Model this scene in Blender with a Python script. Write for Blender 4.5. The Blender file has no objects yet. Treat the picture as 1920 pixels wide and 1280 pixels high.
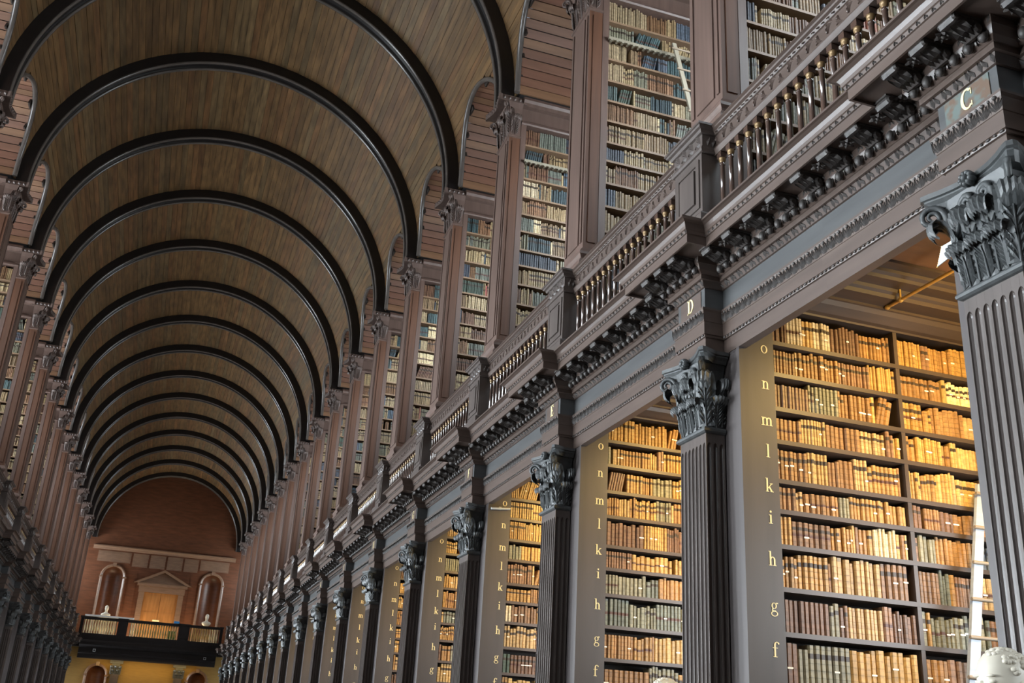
import bpy, math, random
from mathutils import Vector, Matrix

PI = math.pi
rnd = random.Random(11)
col = bpy.context.scene.collection
sc = bpy.context.scene

# ------------------------------------------------------------------ camera
FW = Vector((0.28655449, 0.88428429, 0.36868391))
RT = Vector((0.94323069, -0.32784632, 0.05322273))
UP = Vector((-0.16793569, -0.33250276, 0.92802991))
cd = bpy.data.cameras.new('camera')
cam = bpy.data.objects.new('camera', cd)
col.objects.link(cam)
cam.matrix_world = Matrix(((RT.x, UP.x, -FW.x, -0.052), (RT.y, UP.y, -FW.y, 0.0), (RT.z, UP.z, -FW.z, 1.55), (0, 0, 0, 1)))
cd.sensor_width = 36.0
cd.lens = 1907.99 / 1920 * 36.0
cd.clip_end = 300
sc.camera = cam

# ------------------------------------------------------------------ world, daylight, exposure
w = bpy.data.worlds.new('world')
sc.world = w
w.use_nodes = True
w.node_tree.nodes['Background'].inputs[0].default_value = (0.75, 0.86, 1.0, 1)
w.node_tree.nodes['Background'].inputs[1].default_value = 0.4
sc.view_settings.view_transform = 'Standard'
sc.view_settings.look = 'None'
sc.view_settings.exposure = 0.2
sc.view_settings.gamma = 1.0
sc.view_settings.use_curve_mapping = False

B = 3.1                    # bay length
K0, K1 = -2, 17            # bays run from K0 to K1
YE = 59.6                  # end wall
WX = 6.5                   # outer walls


def Yk(k):
    return 3.64 + B * k


def area_light(name, loc, size, power, color, rot, spread=180):
    ld = bpy.data.lights.new(name, 'AREA')
    ld.shape = 'RECTANGLE'
    ld.size, ld.size_y = size
    ld.energy = power
    ld.color = color
    ld.spread = math.radians(spread)
    o = bpy.data.objects.new(name, ld)
    o.location = loc
    o.rotation_euler = rot
    col.objects.link(o)
    return o


DAY = (0.84, 0.93, 1.0)
SLANT = math.radians(36)   # the low daylight slants in through the left-hand windows from the far end
for k in range(K0, K1 + 1):
    y = Yk(k) + B / 2
    # daylight standing in the tall windows of the outer walls: left side is the bright one
    if k >= 0:
        area_light('window_daylight', (-6.36, y, 2.9), (1.5, 3.0), 680, DAY, (0, -PI / 2, -SLANT), 112)
    area_light('window_daylight', (-6.36, y, 9.2), (1.5, 4.2), 500, DAY, (0, -PI / 2, -SLANT * .4), 160)
    area_light('window_daylight', (6.36, y, 2.9), (1.3, 3.0), 100, DAY, (0, PI / 2, -SLANT), 150)
    area_light('window_daylight', (6.36, y, 9.2), (1.5, 4.2), 185, DAY, (0, PI / 2, -SLANT), 130)


# ------------------------------------------------------------------ materials
def mat(name, base, rough=0.45, var=0.25, grain=(3, 3, 30), bump=0.15, spec=0.5, metal=0.0, tint=False, detail_scale=1.0, coat=0.0):
    m = bpy.data.materials.new(name)
    m.use_nodes = True
    nt = m.node_tree
    bs = nt.nodes['Principled BSDF']
    bs.inputs['Roughness'].default_value = rough
    bs.inputs['Metallic'].default_value = metal
    bs.inputs['Specular IOR Level'].default_value = spec
    bs.inputs['Coat Weight'].default_value = coat
    tc = nt.nodes.new('ShaderNodeTexCoord')
    mp = nt.nodes.new('ShaderNodeMapping')
    mp.inputs['Scale'].default_value = grain
    nt.links.new(tc.outputs['Object'], mp.inputs[0])
    nz = nt.nodes.new('ShaderNodeTexNoise')
    nz.inputs['Scale'].default_value = detail_scale
    nz.inputs['Detail'].default_value = 6
    nt.links.new(mp.outputs[0], nz.inputs['Vector'])
    mr = nt.nodes.new('ShaderNodeMapRange')
    mr.inputs['From Min'].default_value = 0.25
    mr.inputs['From Max'].default_value = 0.75
    mr.inputs['To Min'].default_value = 1 - var
    mr.inputs['To Max'].default_value = 1 + var
    nt.links.new(nz.outputs['Fac'], mr.inputs['Value'])
    mx = nt.nodes.new('ShaderNodeVectorMath')
    mx.operation = 'SCALE'
    nt.links.new(mr.outputs[0], mx.inputs['Scale'])
    if tint:
        at = nt.nodes.new('ShaderNodeAttribute')
        at.attribute_name = 'tint'
        nt.links.new(at.outputs['Color'], mx.inputs[0])
    else:
        mx.inputs[0].default_value = base
    nt.links.new(mx.outputs[0], bs.inputs['Base Color'])
    if bump:
        bp = nt.nodes.new('ShaderNodeBump')
        bp.inputs['Strength'].default_value = bump
        bp.inputs['Distance'].default_value = 0.01
        nt.links.new(nz.outputs['Fac'], bp.inputs['Height'])
        nt.links.new(bp.outputs[0], bs.inputs['Normal'])
    return m


M = {}
M['oak'] = mat('dark_oak', (0.088, 0.062, 0.051), 0.38, 0.22, (5, 1.2, 12))
M['frieze'] = mat('grey_oak', (0.068, 0.069, 0.070), 0.36, 0.2, (5, 1.2, 12))  # frieze is greyer than the plain oak
M['oak_v'] = mat('dark_oak_upright', (0.080, 0.063, 0.056), 0.40, 0.25, (14, 14, 1.2))
M['carve'] = mat('carved_oak', (0.062, 0.054, 0.050), 0.5, 0.35, (22, 22, 22), 0.5)
M['capital'] = mat('capital_oak', (0.062, 0.066, 0.067), 0.45, 0.3, (16, 16, 16), 0.4)
M['pier'] = mat('upper_pier_wood', (0.128, 0.082, 0.066), 0.42, 0.22, (14, 14, 1.0))
M['pier_flank'] = mat('red_pier_flank', (0.105, 0.044, 0.022), 0.6, 0.3, (14, 14, 0.8))
M['pier_carve'] = mat('upper_capital_wood', (0.105, 0.072, 0.060), 0.45, 0.3, (20, 20, 20), 0.4)
M['plank'] = mat('vault_board', (0.14, 0.09, 0.055), 0.5, 0.55, (13, 1.5, 13), 0.25, tint=True)
M['plank_x'] = mat('side_vault_board', (0.2, 0.1, 0.07), 0.5, 0.25, (0.9, 9, 9), 0.2, tint=True)
M['rib'] = mat('rib_wood', (0.016, 0.014, 0.014), 0.35, 0.2, (4, 4, 4))
M['rib_edge'] = mat('rib_edge_wood', (0.11, 0.095, 0.085), 0.22, 0.2, (4, 4, 4), 0.05)
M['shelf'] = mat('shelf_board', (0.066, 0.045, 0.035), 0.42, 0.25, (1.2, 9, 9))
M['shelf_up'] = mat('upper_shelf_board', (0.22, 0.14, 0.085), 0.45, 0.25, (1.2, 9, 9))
M['dark'] = mat('dark_board', (0.03, 0.02, 0.015), 0.7, 0.2)  # near-black backing behind the boards and books
M['strip'] = mat('letter_board', (0.064, 0.053, 0.051), 0.5, 0.15, (8, 8, 1.0), 0.06)
M['gilt'] = mat('gilt_letter', (0.78, 0.66, 0.36), 0.45, 0.12, (20, 20, 20), 0.0)
M['brass'] = mat('brass', (0.75, 0.48, 0.14), 0.3, 0.1, (20, 20, 20), 0.0, metal=0.6)
M['baluster'] = mat('baluster_wood', (0.085, 0.052, 0.040), 0.16, 0.2, (14, 14, 2), 0.03, spec=0.8, coat=1.0)
M['bal_cap'] = mat('baluster_cap', (0.24, 0.155, 0.075), 0.25, 0.1, (20, 20, 20), 0.0, metal=0.4)
M['slab'] = mat('alcove_ceiling', (0.20, 0.095, 0.045), 0.5, 0.35, (1.5, 7, 3))
M['floor'] = mat('floor_boards', (0.07, 0.045, 0.03), 0.35, 0.25, (8, 0.8, 1))
M['wallw'] = mat('outer_wall', (0.13, 0.12, 0.10), 0.8, 0.1)
M['endwall'] = mat('end_wall_wood', (0.135, 0.050, 0.023), 0.4, 0.3, (2.0, 2, 9))
M['enddoor'] = mat('end_door_wood', (0.34, 0.15, 0.045), 0.4, 0.25, (9, 2, 1.2))
M['endtrim'] = mat('end_trim_wood', (0.21, 0.125, 0.08), 0.35, 0.2)
M['ochre'] = mat('ochre_wall', (0.30, 0.18, 0.045), 0.7, 0.15)
M['cream'] = mat('pale_cream', (0.85, 0.74, 0.45), 0.5, 0.1)  # on the far balcony columns this pale tone carries the daylight
M['gold_bal'] = mat('dim_gold_baluster', (0.50, 0.34, 0.12), 0.4, 0.2)
M['white'] = mat('white_card', (0.55, 0.57, 0.58), 0.6, 0.05)
M['bright'] = mat('sunlight_white', (0.9, 0.9, 0.88), 0.5, 0.03)  # its whiteness stands in for direct sun
M['marble'] = mat('cream_marble', (0.60, 0.55, 0.45), 0.45, 0.08, (6, 6, 6), 0.03)
M['ladder'] = mat('pale_painted_ladder', (0.33, 0.36, 0.40), 0.5, 0.12)
M['ladder_wood'] = mat('pale_ladder_wood', (0.27, 0.24, 0.18), 0.5, 0.15, (9, 9, 1))
M['rung'] = mat('rung_wood', (0.25, 0.19, 0.13), 0.6, 0.2)
M['glass'] = mat('window_glass', (0.7, 0.8, 0.85), 0.1, 0.02)
M['green'] = mat('green_cloth', (0.03, 0.25, 0.08), 0.6, 0.2)
M['blue'] = mat('blue_screen', (0.05, 0.25, 0.55), 0.4, 0.1)

# letter panel with flaking gilt and verdigris paint (the worn patch round the letter C)
mp_ = mat('worn_letter_panel', (0.3, 0.36, 0.33), 0.5, 0.2, (9, 9, 9), 0.1)
nt = mp_.node_tree
tc = nt.nodes.new('ShaderNodeTexCoord'); nz = nt.nodes.new('ShaderNodeTexNoise'); nz.inputs['Scale'].default_value = 14
cr = nt.nodes.new('ShaderNodeValToRGB')
cr.color_ramp.elements[0].position = 0.42; cr.color_ramp.elements[0].color = (0.115, 0.07, 0.045, 1)
cr.color_ramp.elements[1].position = 0.56; cr.color_ramp.elements[1].color = (0.10, 0.125, 0.115, 1)
nt.links.new(tc.outputs['Object'], nz.inputs['Vector']); nt.links.new(nz.outputs['Fac'], cr.inputs[0])
nt.links.new(cr.outputs[0], nt.nodes['Principled BSDF'].inputs['Base Color'])
M['worn'] = mp_


def book_material():
    m = bpy.data.materials.new('leather_binding')
    m.use_nodes = True
    nt = m.node_tree
    L = nt.links.new
    bs = nt.nodes['Principled BSDF']
    bs.inputs['Roughness'].default_value = 0.48
    def N(t, **kw):
        n = nt.nodes.new(t)
        for a, v in kw.items():
            setattr(n, a, v)
        return n
    def math_(op, a, b=None):
        n = N('ShaderNodeMath', operation=op)
        for i, q in enumerate((a, b)):
            if q is None:
                continue
            if isinstance(q, (int, float)):
                n.inputs[i].default_value = q
            else:
                L(q, n.inputs[i])
        return n.outputs[0]
    tint = N('ShaderNodeAttribute', attribute_name='tint').outputs['Color']
    st = N('ShaderNodeAttribute', attribute_name='style')
    sep = N('ShaderNodeSeparateXYZ'); L(st.outputs['Vector'], sep.inputs[0])
    uv = N('ShaderNodeUVMap', uv_map='UVMap')
    suv = N('ShaderNodeSeparateXYZ'); L(uv.outputs[0], suv.inputs[0])
    v = suv.outputs[1]
    # raised bands: five thin lines over the spine
    fr = math_('FRACT', math_('MULTIPLY', v, 5.6))
    band = math_('MULTIPLY', math_('LESS_THAN', fr, 0.13), math_('GREATER_THAN', v, 0.02))
    # title label: between 0.68 and 0.80 of the height where style.x says so
    lab = math_('MULTIPLY', math_('GREATER_THAN', v, 0.66), math_('LESS_THAN', v, 0.79))
    lab = math_('MULTIPLY', lab, sep.outputs[0])
    lab2 = math_('MULTIPLY', math_('MULTIPLY', math_('GREATER_THAN', v, 0.42), math_('LESS_THAN', v, 0.52)), sep.outputs[1])
    tc = N('ShaderNodeTexCoord')
    nz = N('ShaderNodeTexNoise'); nz.inputs['Scale'].default_value = 28; nz.inputs['Detail'].default_value = 5
    L(tc.outputs['Object'], nz.inputs['Vector'])
    mr = N('ShaderNodeMapRange')
    mr.inputs[1].default_value = 0.25; mr.inputs[2].default_value = 0.75; mr.inputs[3].default_value = 0.62; mr.inputs[4].default_value = 1.35
    L(nz.outputs['Fac'], mr.inputs[0])
    sc1 = N('ShaderNodeVectorMath', operation='SCALE'); L(tint, sc1.inputs[0]); L(mr.outputs[0], sc1.inputs['Scale'])
    def mix(fac, a, bcol):
        n = N('ShaderNodeMix', data_type='RGBA')
        L(fac, n.inputs['Factor']); L(a, n.inputs['A'])
        n.inputs['B'].default_value = bcol
        return n.outputs['Result']
    dk = N('ShaderNodeVectorMath', operation='SCALE'); L(sc1.outputs[0], dk.inputs[0])
    L(math_('SUBTRACT', 1.0, math_('MULTIPLY', band, math_('MULTIPLY', sep.outputs[2], 0.45))), dk.inputs['Scale'])
    c1 = mix(lab, dk.outputs[0], (0.045, 0.03, 0.022, 1))
    c2 = mix(lab2, c1, (0.09, 0.035, 0.025, 1))
    L(c2, bs.inputs['Base Color'])
    bp = N('ShaderNodeBump'); bp.inputs['Strength'].default_value = 0.35; bp.inputs['Distance'].default_value = 0.004
    L(math_('ADD', math_('MULTIPLY', nz.outputs['Fac'], 0.4), band), bp.inputs['Height'])
    L(bp.outputs[0], bs.inputs['Normal'])
    return m


M['book'] = book_material()
M['paper'] = mat('paper_slip', (0.86, 0.82, 0.72), 0.6, 0.05)


# ------------------------------------------------------------------ mesh builder
class MB:
    def __init__(s):
        s.v = []; s.f = []; s.mi = []; s.tint = []; s.style = []; s.uv = []
        s.has_t = False; s.has_uv = False; s.sm = []

    def face(s, idx, mi=0, tint=None, style=None, uv=None, sm=False):
        s.f.append(idx); s.mi.append(mi); s.sm.append(sm)
        s.tint.append(tint or (0.5, 0.5, 0.5)); s.style.append(style or (0, 0, 0))
        if tint: s.has_t = True
        if uv: s.has_uv = True
        s.uv.append(uv)

    def poly(s, pts, **kw):
        n = len(s.v); s.v.extend(pts); s.face(tuple(range(n, n + len(pts))), **kw)

    def box(s, x0, x1, y0, y1, z0, z1, **kw):
        n = len(s.v)
        s.v.extend([(x0, y0, z0), (x1, y0, z0), (x1, y1, z0), (x0, y1, z0), (x0, y0, z1), (x1, y0, z1), (x1, y1, z1), (x0, y1, z1)])
        for q in ((0, 3, 2, 1), (4, 5, 6, 7), (0, 1, 5, 4), (1, 2, 6, 5), (2, 3, 7, 6), (3, 0, 4, 7)):
            s.face(tuple(n + i for i in q), **kw)

    def prism(s, a, b, cap=True, **kw):
        """two matching rings of points joined by quads"""
        n = len(s.v); m = len(a)
        s.v.extend(a); s.v.extend(b)
        for i in range(m):
            j = (i + 1) % m
            s.face((n + i, n + j, n + m + j, n + m + i), **kw)
        if cap:
            s.face(tuple(range(n, n + m)), **kw); s.face(tuple(range(n + m, n + 2 * m)), **kw)

    def prism_y(s, prof, y0, y1, **kw):
        s.prism([(x, y0, z) for x, z in prof], [(x, y1, z) for x, z in prof], **kw)

    def prism_x(s, prof, x0, x1, **kw):
        s.prism([(x0, y, z) for y, z in prof], [(x1, y, z) for y, z in prof], **kw)

    def prism_z(s, prof, z0, z1, **kw):
        s.prism([(x, y, z0) for x, y in prof], [(x, y, z1) for x, y in prof], **kw)

    def grid(s, rows, close=False, **kw):
        n = len(s.v); m = len(rows[0])
        for r in rows: s.v.extend(r)
        for i in range(len(rows) - 1):
            for j in range(m if close else m - 1):
                j2 = (j + 1) % m
                s.face((n + i * m + j, n + i * m + j2, n + (i + 1) * m + j2, n + (i + 1) * m + j), **kw)

    def lathe(s, prof, cx, cy, n=12, **kw):
        s.grid([[(cx + r * math.cos(2 * PI * i / n), cy + r * math.sin(2 * PI * i / n), z) for i in range(n)] for r, z in prof], close=True, sm=True, **kw)

    def tube(s, pts, rad, n=6, **kw):
        rows = []
        P = [Vector(p) for p in pts]
        for i, p in enumerate(P):
            d = (P[min(i + 1, len(P) - 1)] - P[max(i - 1, 0)])
            if d.length < 1e-9: d = Vector((0, 0, 1))
            d.normalize()
            a = d.cross(Vector((0.13, 0.31, 0.94)))
            if a.length < 1e-3: a = d.cross(Vector((1, 0, 0)))
            a.normalize(); b = d.cross(a)
            r = rad[i] if isinstance(rad, (list, tuple)) else rad
            rows.append([tuple(p + a * (r * math.cos(2 * PI * j / n)) + b * (r * math.sin(2 * PI * j / n))) for j in range(n)])
        s.grid(rows, close=True, sm=True, **kw)
        s.poly(rows[0], **kw); s.poly(rows[-1], **kw)

    def petal(s, o, u, v, nrm, L, W, H, **kw):
        """raised carved leaf: base at o, length L along u, half width W along v, ridge height H along nrm"""
        o = Vector(o); u = Vector(u); v = Vector(v); nrm = Vector(nrm)
        n = len(s.v)
        s.v.extend([tuple(o), tuple(o + u * (L * .45) + v * W), tuple(o + u * L), tuple(o + u * (L * .45) - v * W), tuple(o + u * (L * .5) + nrm * H), tuple(o + u * (L * .95) + nrm * (H * .7))])
        for q in ((0, 1, 4), (1, 2, 5, 4), (2, 3, 4, 5), (3, 0, 4)):
            s.face(tuple(n + i for i in q), **kw)

    def bulb(s, c, r, n=8, rings=4, **kw):
        rows = []
        for i in range(rings + 1):
            a = PI * i / rings
            rr = max(math.sin(a), 0.02)
            rows.append([(c[0] + r[0] * rr * math.cos(2 * PI * j / n), c[1] + r[1] * rr * math.sin(2 * PI * j / n), c[2] - r[2] * math.cos(a)) for j in range(n)])
        s.grid(rows, close=True, sm=True, **kw)

    def mesh(s, name, mats, off=(0, 0, 0), smooth=False):
        me = bpy.data.meshes.new(name)
        ox, oy, oz = off
        me.from_pydata([(x - ox, y - oy, z - oz) for x, y, z in s.v], [], s.f)
        for m in (mats if isinstance(mats, (list, tuple)) else [mats]):
            me.materials.append(m)
        if any(s.mi): me.polygons.foreach_set('material_index', s.mi)
        if s.has_t:
            a = me.attributes.new('tint', 'FLOAT_COLOR', 'FACE')
            a.data.foreach_set('color', [c for t in s.tint for c in (t[0], t[1], t[2], 1.0)])
        if s.has_uv:
            a = me.attributes.new('style', 'FLOAT_VECTOR', 'FACE')
            a.data.foreach_set('vector', [c for t in s.style for c in t])
            u = me.uv_layers.new(name='UVMap')
            flat = []
            for fi, f in enumerate(s.f):
                q = s.uv[fi]
                flat.extend([c for p in q for c in p] if q else [0.0, 0.0] * len(f))
            u.data.foreach_set('uv', flat)
        if smooth or any(s.sm): me.polygons.foreach_set('use_smooth', [True] * len(s.f) if smooth else s.sm)
        me.update()
        return me


# ------------------------------------------------------------------ object helpers
def tag(o, label=None, cat=None, group=None, kind=None):
    if label: o['label'] = label
    if cat: o['category'] = cat
    if group: o['group'] = group
    if kind: o['kind'] = kind
    return o


def empty(name, loc, sx=1):
    o = bpy.data.objects.new(name, None)
    o.empty_display_size = 0.1
    o.location = loc
    if sx < 0: o.scale = (-1, 1, 1)
    col.objects.link(o)
    return o


def put(name, me, parent=None, loc=(0, 0, 0), sx=1):
    o = bpy.data.objects.new(name, me)
    o.location = loc
    if sx < 0: o.scale = (-1, 1, 1)
    if parent: o.parent = parent
    col.objects.link(o)
    return o


ORD = ['first', 'second', 'third', 'fourth', 'fifth', 'sixth', 'seventh', 'eighth', 'ninth', 'tenth', 'eleventh', 'twelfth', 'thirteenth', 'fourteenth', 'fifteenth', 'sixteenth', 'seventeenth', 'eighteenth', 'nineteenth', 'twentieth']


def ordw(n):
    if n < 20: return ORD[n]
    tens = {2: 'twenty', 3: 'thirty', 4: 'forty', 5: 'fifty'}[(n + 1) // 10]
    u = (n + 1) % 10
    return (tens[:-1] + 'ieth') if u == 0 else tens + '-' + ORD[u - 1]


SIDE = {1: 'right', -1: 'left'}


def where(k, s):
    """which one of a row of alike things: k counts from the nearest"""
    if s < 0:
        return '%s from the far end on the left side' % ordw(K1 - k)
    return '%s from the camera on the right side' % ordw(k)


# ------------------------------------------------------------------ shell of the room
def struct(name, mb, m, label, cat, smooth=False):
    o = put(name, mb.mesh(name, m, smooth=smooth))
    tag(o, label, cat, kind='structure')
    return o


YS = Yk(K0)
mb = MB(); mb.box(-WX, WX, YS, YE, -0.2, 0.0)
struct('floor', mb, M['floor'], 'dark timber floor of the long library hall', 'floor')
for s, nm in ((1, 'wall_right'), (-1, 'wall_left')):
    mb = MB(); mb.box(*sorted((s * WX, s * (WX + .3))), YS, YE, 0, 13.2)
    struct(nm, mb, M['wallw'], 'pale outer wall behind the %s-hand bookcases' % SIDE[s], 'wall')
    mb = MB(); mb.box(*sorted((s * 4.0, s * WX)), YS, YE, 5.17, 5.36)
    struct('floor_gallery_' + SIDE[s], mb, M['slab'], 'timber gallery floor over the %s-hand alcoves' % SIDE[s], 'floor')
mb = MB(); mb.box(-WX, WX, YS - .3, YS, 0, 15.2)
struct('wall_back', mb, M['oak'], 'dark panelled wall behind the viewpoint', 'wall')

# ---- barrel vault
RC, RV, RI = 10.95, 3.90, 3.66     # centre height, board radius, rib soffit radius
ZL, RL = 10.93, 1.22               # side vault centre height and radius


def plank_pieces(k, a0, a1):
    """y ranges left of a board between two ribs after the side-vault openings are cut out"""
    am = (a0 + a1) / 2
    z = RC + RV * math.sin(am)
    y0, y1 = Yk(k) + .15, Yk(k) + B - .15
    d = z - ZL
    h = RL + .03
    if abs(d) < h:
        q = math.sqrt(h * h - d * d); c = Yk(k) + B / 2
        return [(y0, c - q), (c + q, y1)]
    return [(y0, y1)]


def plank_box(mb, k, a0, a1, r0, r1, **kw):
    for y0, y1 in plank_pieces(k, a0, a1):
        if y1 - y0 < .02: continue
        ring = [(r0 * math.cos(a0), RC + r0 * math.sin(a0)), (r0 * math.cos(a1), RC + r0 * math.sin(a1)), (r1 * math.cos(a1), RC + r1 * math.sin(a1)), (r1 * math.cos(a0), RC + r1 * math.sin(a0))]
        mb.prism_y(ring, y0, y1, **kw)


mb = MB()
for k in range(K0, K1 + 1):
    for i in range(46):
        plank_box(mb, k, PI * i / 46, PI * (i + 1) / 46, RV + .03, RV + .06)
ceiling = struct('ceiling', mb, M['dark'], 'long timber barrel vault with close-set boards', 'ceiling')


def plank_tint(a):
    b = rnd.uniform(.82, 1.18)
    c = rnd.random()
    base = (0.142, 0.080, 0.032) if c < .6 else ((0.150, 0.076, 0.030) if c < .8 else (0.134, 0.085, 0.038))
    return tuple(q * b for q in base)


NPL = 92
rest = MB()
for k in range(K0, K1 + 1):
    for i in range(NPL):
        a0 = PI * i / NPL + .0007; a1 = PI * (i + 1) / NPL - .0007
        lift = rnd.uniform(0, .006)
        if k in (3, 4, 5):
            m_ = MB(); plank_box(m_, k, a0, a1, RV - lift, RV + .02, tint=plank_tint(a0))
            put('plank', m_.mesh('plank', M['plank']), ceiling)
        else:
            t = plank_tint(a0)
            plank_box(rest, k, a0, a1, RV - lift, RV + .02, tint=t)
o = put('planks', rest.mesh('planks', M['plank']), ceiling)
o['kind'] = 'stuff'

# ---- ribs
NR = 72
rb = MB()
sec = [(RV + .02, -.16), (RI + .03, -.16), (RI + .03, -.075), (RI + .055, -.06), (RI + .055, .06), (RI + .03, .075), (RI + .03, .16), (RV + .02, .16)]
angs = [PI * i / NR for i in range(NR + 1)]


def arc_rows(sec):
    rows = [[(r, y, 10.84) for r, y in sec]]
    rows += [[(r * math.cos(a), y, RC + r * math.sin(a)) for r, y in sec] for a in angs]
    rows += [[(-r, y, 10.84) for r, y in sec]]
    return rows


rb.grid(arc_rows(sec))
rib_me = rb.mesh('rib', M['rib'], off=(0, 0, 10.84))
e1 = MB()
for y in (-.12, .12):
    ring = [(RI + .02 + .028 * math.cos(t * PI / 4), y + .04 * math.sin(t * PI / 4)) for t in range(8)]
    e1.grid(arc_rows(ring + ring[:1]))
edge_me = e1.mesh('rib_moulding', M['rib_edge'], off=(0, 0, 10.84), smooth=True)
for k in range(0, K1 + 2):
    y = Yk(k) if k <= K1 else YE - .17
    r = empty('vault_rib', (0, y, 10.84))
    tag(r, 'dark arched timber rib spanning the vault, %s from the camera' % ordw(k), 'vault rib', 'ribs of the barrel vault')
    put('rib_band', rib_me, r); put('moulding', edge_me, r)


# ---- side vaults (plank-lined, across the gallery bays)
def vault_x(z):
    d = max(-RV, min(RV, z - RC))
    return math.sqrt(RV * RV - d * d)


NS = 26
trimm = MB()
pts = []
for i in range(41):
    a = PI * i / 40
    y = -(RL + .0) * math.cos(a); z = ZL + RL * math.sin(a)
    pts.append((vault_x(z) - .015, y, z))
trimm.tube(pts, .045, 8)
arch_me = trimm.mesh('arch_moulding', M['rib_edge'], off=(3.9, 0, ZL), smooth=True)
sv_boards = []
SVT = [(0.21, 0.105, 0.066), (0.225, 0.115, 0.07), (0.20, 0.098, 0.062), (0.24, 0.128, 0.07), (0.19, 0.09, 0.058)]
def svt():
    j = rnd.uniform(.88, 1.14)
    return tuple(c * j for c in SVT[rnd.randrange(5)])


for i in range(NS):
    a0 = PI * i / NS + .006; a1 = PI * (i + 1) / NS - .006
    z = ZL + RL * math.sin((a0 + a1) / 2)
    m_ = MB()
    r0, r1 = RL, RL + .03
    ring = [(-r * math.cos(a), ZL + r * math.sin(a)) for r, a in ((r0, a0), (r0, a1), (r1, a1), (r1, a0))]
    m_.prism_x(ring, vault_x(z) - .01, WX, tint=svt())
    sv_boards.append(m_.mesh('plank', M['plank_x'], off=(3.9, 0, ZL)))
bk = MB()
bk.grid([[(x, -(RL + .04) * math.cos(PI * i / 24), ZL + (RL + .04) * math.sin(PI * i / 24)) for i in range(25)] for x in (3.86, WX)])
for i in range(24):   # lunette at the outer end
    a0, a1 = PI * i / 24, PI * (i + 1) / 24
    bk.poly([(WX - .02, 0, ZL), (WX - .02, -RL * math.cos(a0), ZL + RL * math.sin(a0)), (WX - .02, -RL * math.cos(a1), ZL + RL * math.sin(a1))])
back_me = bk.mesh('side_vault_shell', M['dark'], off=(3.9, 0, ZL))
jn = MB()
for me_i in range(NS):
    a0 = PI * me_i / NS + .006; a1 = PI * (me_i + 1) / NS - .006
    z = ZL + RL * math.sin((a0 + a1) / 2)
    ring = [(-r * math.cos(a), ZL + r * math.sin(a)) for r, a in ((RL, a0), (RL, a1), (RL + .03, a1), (RL + .03, a0))]
    jn.prism_x(ring, vault_x(z) - .01, WX, tint=svt())
joined_me = jn.mesh('planks', M['plank_x'], off=(3.9, 0, ZL))
for s in (1, -1):
    for k in range(K0, K1 + 1):
        r = empty('side_vault', (s * 3.9, Yk(k) + B / 2, ZL), s)
        if k >= 0:
            lab = 'arched plank-lined vault over %s gallery bay %s from the camera' % (SIDE[s], ordw(k))
        else:
            lab = 'arched plank-lined vault behind the viewpoint on the %s, bay %s' % (SIDE[s], ordw(-k - 1))
        tag(r, lab, 'vault', kind='structure')
        put('shell', back_me, r); put('arch_moulding', arch_me, r)
        if (s > 0 and 1 <= k <= 7) or (s < 0 and 3 <= k <= 8):
            for me in sv_boards: put('plank', me, r)
        else:
            q = put('planks', joined_me, r); q['kind'] = 'stuff'


# ------------------------------------------------------------------ carved leaf and scroll
def catmull(P, t):
    n = len(P) - 1
    i = min(int(t * n), n - 1); f = t * n - i
    p0, p1, p2, p3 = P[max(i - 1, 0)], P[i], P[i + 1], P[min(i + 2, n)]
    return tuple(.5 * (2 * b + (c - a) * f + (2 * a - 5 * b + 4 * c - d) * f * f + (3 * b - a - 3 * c + d) * f ** 3) for a, b, c, d in zip(p0, p1, p2, p3))


def leaf(mb, x, y, z, ang, h, wd, out=.12, pairs=6, nt_=7):
    """acanthus leaf rooted at (x,y,z) and facing the plan direction ang: a stalk with pairs of slanting leaflets
    and a scalloped tip that curls outwards and down; wd is its full width"""
    d = Vector((math.cos(ang), math.sin(ang), 0)); p = Vector((-d.y, d.x, 0)); up = Vector((0, 0, 1)); o0 = Vector((x, y, z))
    def at(t, u=0.0):
        q = catmull([(0, 0), (.010, .25 * h), (.018, .5 * h), (.034, .72 * h)], t)
        w = wd * .5 * (.80 + .20 * t)
        return o0 + d * (q[0] - .018 * u * u) + up * q[1] + p * (w * u)
    mb.grid([[tuple(at(i / 4, u / 2)) for u in (-2, -1, 0, 1, 2)] for i in range(5)])
    mb.tube([tuple(at(i / 5) + d * .004) for i in range(6)], [.008 - .0008 * i for i in range(6)], 5)
    for i in range(pairs):
        t = .02 + .86 * i / pairs
        L = wd * .62
        for sg in (-1, 1):
            u = (up * .86 + p * (.52 * sg)).normalized()
            mb.petal(at(t, .06 * sg), u + d * .10, p * .85 - up * (.5 * sg), d, L, .17 * wd * .5, .016)
    tip = [(.034, .70 * h), (.45 * out, .90 * h), (.80 * out, .985 * h), (1.03 * out, .92 * h), (1.0 * out, .80 * h), (.88 * out, .74 * h)]
    rows = []
    for i in range(nt_ + 1):
        t = i / nt_
        q = catmull(tip, t)
        w = wd * .5 * (1.08 - .35 * t * t)
        row = []
        for j in range(11):
            u = j / 5 - 1
            sc_ = .006 * math.cos(j * PI) * (.3 + t)
            row.append(tuple(o0 + d * (q[0] - .018 * u * u * (1 - t) - .30 * out * u * u * t + sc_) + up * (q[1] - .05 * h * u * u + sc_) + p * (w * u)))
        rows.append(row)
    mb.grid(rows)


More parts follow.
